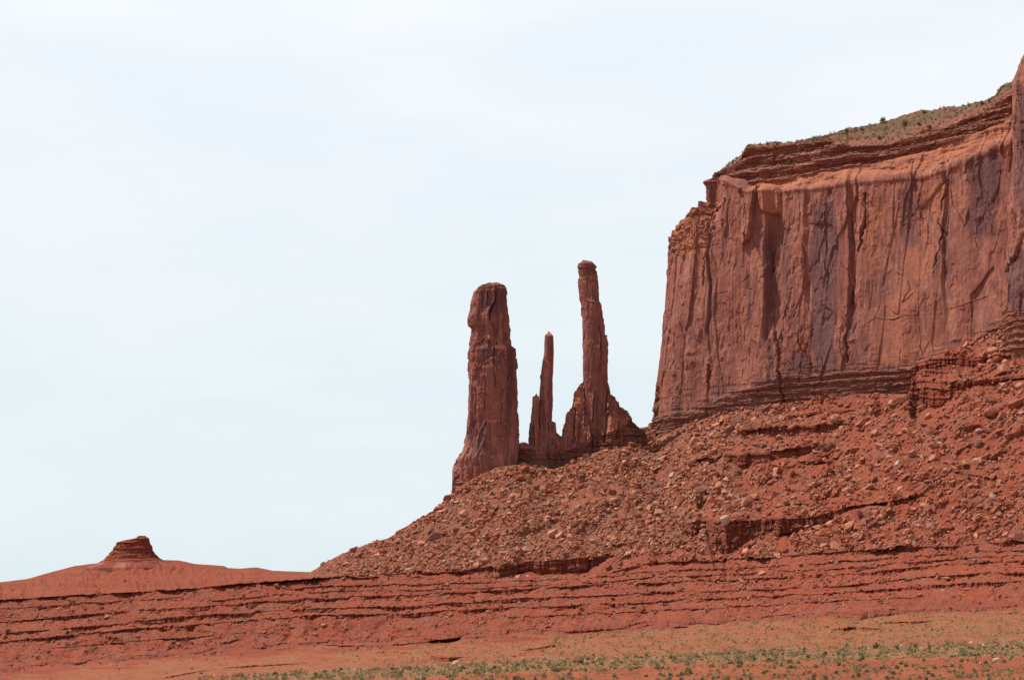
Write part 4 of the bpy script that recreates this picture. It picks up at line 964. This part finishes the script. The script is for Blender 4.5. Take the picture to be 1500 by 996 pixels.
C, R, S = rock_frames(hx, hy + np.array([h[2] * h[3] * .3 for h in HAND]), hs, np.random.default_rng(8), np.array([h[3] for h in HAND]) * .95)
def put_boulder(C, R, S, k, tone, label, group):
    o = bpy.data.objects.new('boulder', BIGM[(tone, k)]); SC.collection.objects.link(o)
    M = Matrix([[R[0][0], R[0][1], R[0][2], C[0]], [R[1][0], R[1][1], R[1][2], C[1]], [R[2][0], R[2][1], R[2][2], C[2]], [0, 0, 0, 1]])
    o.matrix_world = M @ Matrix.Diagonal((S[0], S[1], S[2], 1))
    o['label'] = label; o['category'] = 'boulder'; o['group'] = group
for i, h in enumerate(HAND):
    put_boulder(C[i], R[i], S[i], [3, 5, 7, 9, 11, 13, 1, 6][i % 8] if h[3] > .5 else [2, 4, 8][i % 3], h[4], h[5], 'boulders fallen on the slopes')
far_from_hand = np.min(np.hypot(x[:, None] - hx[None], y[:, None] - hy[None]), axis=1) > 11
x, y, size, flt = x[far_from_hand], y[far_from_hand], size[far_from_hand], flt[far_from_hand]
NB = 298 - len(HAND)
C, R, S = rock_frames(x, y, size, r, flt)
ORD = ['first', 'second', 'third', 'fourth', 'fifth', 'sixth', 'seventh', 'eighth', 'ninth', 'tenth', 'eleventh', 'twelfth', 'thirteenth', 'fourteenth', 'fifteenth', 'sixteenth',
       'seventeenth', 'eighteenth', 'nineteenth', 'twentieth']
def ordn(i): return ORD[i] if i < 20 else 'twenty-' + ORD[i - 20] if i < 29 else 'thirtieth or later'
ZX = [(0, 230, 'under the red knob'), (230, 460, 'right of the red knob'), (460, 560, 'at the foot of the left skyline'), (560, 665, 'left of the spires'), (665, 715, 'below the thick spire left side'), (715, 765, 'below the thick spire right side'),
      (765, 820, 'below the middle spire'), (820, 875, 'below the tall spire'), (875, 935, 'right of the tall spire'), (935, 1000, 'below the cliff corner'), (1000, 1080, 'below the left cliff'), (1080, 1160, 'below the grooved cliff'), (1160, 1240, 'below the dark stained cliff'),
      (1240, 1320, 'below the cracked cliff'), (1320, 1400, 'below the stepped outcrop'), (1400, 1501, 'below the buttress')]
def zone(px_, py_):
    for a, b, nm in ZX:
        if a <= px_ < b: break
    t = L1(px_) if px_ > 505 else foot_py(np.array([px_]))[0]
    f = float(foot_py(np.array([px_]))[0])
    if py_ < t: q = (py_ - f) / max(t - f, 1); lv = ('top of the talus', 'upper talus', 'lower talus', 'talus foot')[min(3, int(q * 4))]
    elif py_ < L5(px_): lv = 'upper terraces' if py_ < L4(px_) else 'lowest terrace'
    else: lv = 'sagebrush plain'
    return lv, nm
tones = ['rust', 'pink', 'brown', 'pink', 'rust', 'pink', 'rust', 'pale']
items = []
rr = np.random.default_rng(77)
for i in range(NB):
    tone = tones[int(rr.integers(0, 7))] if rr.uniform() > .03 else 'pale'
    shp = 'slab' if flt[i] < .5 else 'block' if flt[i] > .66 else 'rock'
    items.append((i, tone, shp, zone(x[i], y[i])))
cells = {}
for it in items: cells.setdefault((it[1], it[2], it[3]), []).append(it)
for key, its in cells.items():
    its.sort(key=lambda t: x[t[0]])
    tone, shp, (lv, nm) = key
    for j, it in enumerate(its):
        i = it[0]
        pos = '' if len(its) == 1 else ('leftmost ' if j == 0 else 'rightmost ' if j == len(its) - 1 else 'middle ' if len(its) == 3 else ORD[j] + ' from left ')
        lab = f'{pos}{tone} {"tilted " if len(its) == 1 else ""}{shp} on the {lv} {nm}'
        put_boulder(C[i], R[i], S[i], int(rr.integers(0, 14)), tone, lab, 'boulders fallen on the slopes')
# everything smaller reads as one mass of rubble
Vs, Fs, Rd, Wh = [], [], [], []; off = 0
var = r.integers(0, len(RV), len(x))
tal_at = lookup(talus, x, y)
for i in range(NB, len(x)):
    V, Fc = RV[var[i]]
    Vs.append((V * S[i]) @ R[i].T + C[i]); Fs.append(Fc + off); off += len(V)
    Rd.append(np.full(len(V), 1.0 - tal_at[i] * .9)); Wh.append(np.zeros(len(V)))
# pale caprock fragments along the edge of the sagebrush flat
rw = np.random.default_rng(19)
wx = np.concatenate([rw.uniform(300, 1500, 150), rw.uniform(1330, 1500, 25), rw.uniform(600, 1500, 110)])
wy = np.concatenate([crv(wx[:150], BAND_HI) + rw.normal(1, 1.6, 150), crv(wx[150:175], BAND_HI) + rw.uniform(4, 30, 25), crv(wx[175:], BAND_HI) + rw.uniform(2, 16, 110)])
ws = np.concatenate([rw.pareto(2.2, 175) * 2.0 + 2.0, rw.pareto(2.5, 110) * 1.2 + 1.4]); ws = np.clip(ws, 0, 13)
Pw, _, _, _ = ground_at(wx, wy)
big_white = np.argsort(-ws)[:16]
Cw, Rw, Sw = rock_frames(wx, wy, ws * Pw[:, 1] / F * 1.2, rw, np.full(len(wx), .38))
for i in range(len(wx)):
    if i in set(big_white.tolist()): continue
    V, Fc = RV[i % len(RV)]
    Vs.append((V * Sw[i]) @ Rw[i].T + Cw[i]); Fs.append(Fc + off); off += len(V); Rd.append(np.zeros(len(V))); Wh.append(np.full(len(V), rw.uniform(.6, 1)))
me = raw_mesh('rubble', np.concatenate(Vs), np.concatenate(Fs), M_RUBBLE)
for nm_, v_ in (('redden', Rd), ('white', Wh)):
    at = me.attributes.new(nm_, 'FLOAT', 'POINT'); at.data.foreach_set('value', np.concatenate(v_).astype(np.float32))
link('rubble', me, kind='stuff', label='loose red and pink rubble covering the talus and terraces', cat='rubble')
bw = sorted(big_white.tolist(), key=lambda i: wx[i])
for j, i in enumerate(bw):
    o = bpy.data.objects.new('pale_slab', BIGM[('pale', (j * 3) % 14)]); SC.collection.objects.link(o)
    Rm, Cm, Sm = Rw[i], Cw[i], Sw[i]
    o.matrix_world = Matrix([[*Rm[0], Cm[0]], [*Rm[1], Cm[1]], [*Rm[2], Cm[2]], [0, 0, 0, 1]]) @ Matrix.Diagonal((Sm[0], Sm[1], Sm[2], 1))
    o['label'] = f'{ORD[j] + " from left" if j < 15 else "rightmost"} of the larger whitish slabs lying among the sagebrush'
    o['category'] = 'slab'; o['group'] = 'whitish slabs on the sagebrush flat'

# ------------------------------------------------------------------ shrubs
def shrub_variant(seed, nb, tall=.8, lf=.62):
    r_ = np.random.default_rng(seed); V = []; Fc = []
    for i in range(nb):
        d = r_.normal(size=3); d[2] = abs(d[2]) * 1.1 + .15; d /= np.linalg.norm(d)
        c = d * r_.uniform(.35, 1.0) * np.array([.5, .5, .5 * 2 * tall]) * (.8 + .3 * r_.uniform())
        s_ = r_.uniform(.10, .20) * lf
        a = r_.normal(size=3); a /= np.linalg.norm(a); b = np.cross(a, r_.normal(size=3)); b /= np.linalg.norm(b) + 1e-9
        k = len(V); V += [c - a * s_, c + b * s_ * .8, c + a * s_ + d * s_ * .6, c - b * s_ * .8]; Fc += [[k, k + 1, k + 2], [k, k + 2, k + 3]]
    return np.array(V), np.array(Fc)
SV = [shrub_variant(500 + k, 44, .55 + .12 * (k % 4)) for k in range(10)]
SVB = [shrub_variant(700 + k, 200, .55 + .12 * (k % 4)) for k in range(8)]
SHM = [raw_mesh('shrub', V, Fc, M_SAGE if k % 2 else M_GREEN) for k, (V, Fc) in enumerate(SVB)]
def shrub_density(x, y):
    lo, hi = crv(x, BAND_LO), crv(x, BAND_HI)
    cl = sst(-.25, .45, fbm(x / 26, y / 7, 31.1, 3))
    d = np.where((y > hi) & (y < lo) & (x > 290), .30 + .55 * cl, 0.)
    d = np.where((y >= lo), .13 + .30 * cl, d)
    upper = (y <= hi) & (y > L5(x) + 3)
    rr_ = sst(500, 1150, x + (y - 900) * 4)
    d = np.where(upper, .05 + .50 * rr_ * (.2 + .8 * cl), d)
    d = np.where(upper & (x < 500), .015, d)
    t = lookup(talus, x, y); up = (y < np.where(x > 505, L1(x), 0))
    d = np.where(up, .018 + .085 * t * (.4 + cl), d)
    d = np.where((y > np.where(x > 505, L1(x), foot_py(x))) & (y < L5(x)), .004, d)
    return d * (1 - lookup(face, x, y))
x, y = sample(12000, shrub_density, x0=-8, x1=1508, sd_=23)
r = np.random.default_rng(29)
P, n, ri, ci = ground_at(x, y)
plain = y > L5(x) + 3; below_ = y > crv(x, BAND_LO)
px_size = np.where(below_, 2.2 + 7.5 * r.uniform(size=len(x)) ** 1.6, np.where(y > crv(x, BAND_HI), 2.4 + 6.5 * r.uniform(size=len(x)) ** 1.5, np.where(plain, 1.5 + 4.5 * r.uniform(size=len(x)) ** 2.2, r.uniform(1.4, 3.6, len(x)))))
px_size = np.where((r.uniform(size=len(x)) < .02) & plain, px_size * 1.5, px_size)
px_size = px_size * .84; size = px_size * P[:, 1] / F
order = np.argsort(-px_size); x, y, P, size, px_size = x[order], y[order], P[order], size[order], px_size[order]
items = []
for i in range(300):
    kv = int(r.integers(0, 8)); green = kv % 2 == 0
    lo, hi = float(crv(x[i], BAND_LO)), float(crv(x[i], BAND_HI))
    if y[i] > lo: lv = 'bare foreground' if y[i] > lo + 16 else 'near sagebrush edge'
    elif y[i] > hi: lv = 'near sagebrush half' if y[i] > (lo + hi) / 2 else 'far sagebrush half'
    elif y[i] > L5(x[i]): lv = 'tan plain'
    else: lv = 'talus slope'
    for a, b, nm in ZX:
        if a <= x[i] < b: break
    tall = 'low' if kv % 4 < 2 else 'upright'
    items.append((i, kv, 'dark green' if green else 'grey-green', tall, lv, nm))
cells = {}
for it in items: cells.setdefault(it[2:], []).append(it)
for key, its in cells.items():
    its.sort(key=lambda t: x[t[0]]); colr, tall, lv, nm = key
    for j, it in enumerate(its):
        i = it[0]
        pos = '' if len(its) == 1 else ('leftmost ' if j == 0 else 'rightmost ' if j == len(its) - 1 else ORD[min(j, 19)] + ' from left ')
        o = bpy.data.objects.new('shrub', SHM[it[1]]); SC.collection.objects.link(o)
        o.location = P[i] - np.array([0, 0, .06 * size[i]]); o.rotation_euler = (0, 0, r.uniform(0, 6.28)); s_ = size[i]; o.scale = (s_, s_, s_)
        o['label'] = f'{pos}{tall} {colr} shrub, {lv} {nm}'.replace('near sagebrush half', 'near sagebrush').replace('far sagebrush half', 'far sagebrush').replace('near sagebrush edge', 'sagebrush edge'); o['category'] = 'shrub'; o['group'] = 'desert shrubs on the plain'
for mt, sel, nmx, lab in ((M_SAGE, 0, 'sagebrush_cover', 'grey-green sagebrush carpeting the plain'), (M_GREEN, 1, 'greasewood_cover', 'dark green low scrub dotting the plain and the talus')):
    Vs, Fs = [], []; off = 0
    for i in range(300, len(x)):
        up_ = y[i] < L5(x[i]); g = (i * 7919 % 100) < (80 if up_ else 42)
        if int(g) != sel: continue
        V, Fc = SV[i % 10]; a = r.uniform(0, 6.28); c_, s_ = math.cos(a), math.sin(a)
        Rz = np.array([[c_, -s_, 0], [s_, c_, 0], [0, 0, 1]])
        Vs.append((V * size[i] * 1.1) @ Rz.T + P[i] - np.array([0, 0, .05])); Fs.append(Fc + off); off += len(V)
    for i in range(900):     # the same scrub carries on over the plain nearer the viewpoint
        cj = int(r.integers(20, nc - 20)); q = r.uniform(.25, .99); b0 = TP[0, cj]; Yq = 40 + (b0[1] - 40) * q ** 1.6
        V, Fc = SV[i % 10]; s_ = .35 + .9 * r.uniform() ** 2
        Vs.append(V * s_ + np.array([b0[0] / b0[1] * Yq, Yq, -15 + (b0[2] + 15) * q - .03])); Fs.append(Fc + off); off += len(V)
    link(nmx, raw_mesh(nmx, np.concatenate(Vs), np.concatenate(Fs), mt), kind='stuff', label=lab, cat='scrub')

# ------------------------------------------------------------------ junipers and scrub on the mesa
def mesa_point(px_, py_):
    a, b = proj(MR[:, MI0:MI2]); d = (a - px_) ** 2 + (b - py_) ** 2
    # nearest to the viewer among close matches
    k = np.where(d < max(d.min(), 4.0) + 2, MR[:, MI0:MI2, 1], 1e9); j = np.unravel_index(np.argmin(k), k.shape)
    return MR[:, MI0:MI2][j]
JUN = [(1292, 175, 11, 'round juniper standing out on the mesa skyline'), (1353, 161, 6, 'tiny juniper on the skyline right of the round one'), (1437, 148, 8, 'dark juniper on the skyline near the summit step'), (1447, 145, 5, 'small juniper beside the dark one near the summit step'),
       (1323, 182, 10, 'dark juniper on the mesa top slope below the skyline'), (1359, 186, 8, 'juniper low on the mesa top slope above the rim'), (1262, 186, 7, 'juniper on the skyline left of the round one'), (1287, 199, 7, 'bushy juniper just above the mesa rim beds'),
       (1155, 235, 8, 'dark juniper growing on a ledge under the mesa rim'), (1106, 236, 5, 'tiny juniper on the ledge near the mesa corner'), (1238, 190, 6, 'leftmost juniper on the mesa skyline'), (1345, 178, 7, 'juniper between the skyline and the rim in mid slope')]
for j, (a, b, wpx, lab) in enumerate(JUN):
    p = mesa_point(a, b + 3); s_ = wpx * p[1] / F
    root = link('juniper_tree', None, label=lab, cat='juniper', group='junipers on the mesa top', loc=p)
    V, Fc = shrub_variant(900 + j, 150, .75)
    link('crown', raw_mesh('crown', V * s_ + np.array([0, 0, .12 * s_]), Fc, M_GREEN), parent=root)
    bm = bmesh.new(); bmesh.ops.create_cone(bm, cap_ends=True, segments=7, radius1=.07 * s_, radius2=.03 * s_, depth=.5 * s_)
    bmesh.ops.translate(bm, verts=bm.verts[:], vec=(0, 0, .12 * s_)); me = bpy.data.meshes.new('trunk'); bm.to_mesh(me); bm.free(); me.materials.append(M_BARK)
    link('trunk', me, parent=root)
# low scrub over the mesa top
sel = np.argwhere((MLEV[:, MI0:MI1] > 7.9) & (MLEV[:, MI0:MI1] < 8.98)); rs = np.random.default_rng(61)
sel = sel[rs.choice(len(sel), 2000, replace=False)]
Vs, Fs = [], []; off = 0
for q, (i, j) in enumerate(sel):
    V, Fc = SV[q % 10]; s_ = .3 + 1.1 * rs.uniform() ** 2
    Vs.append(V * s_ + MR[i, MI0 + j]); Fs.append(Fc + off); off += len(V)
link('mesa_scrub', raw_mesh('mesa_scrub', np.concatenate(Vs), np.concatenate(Fs), M_GREEN), kind='stuff', label='low green scrub thinly covering the mesa top', cat='scrub')
print('built', len(bpy.data.objects))
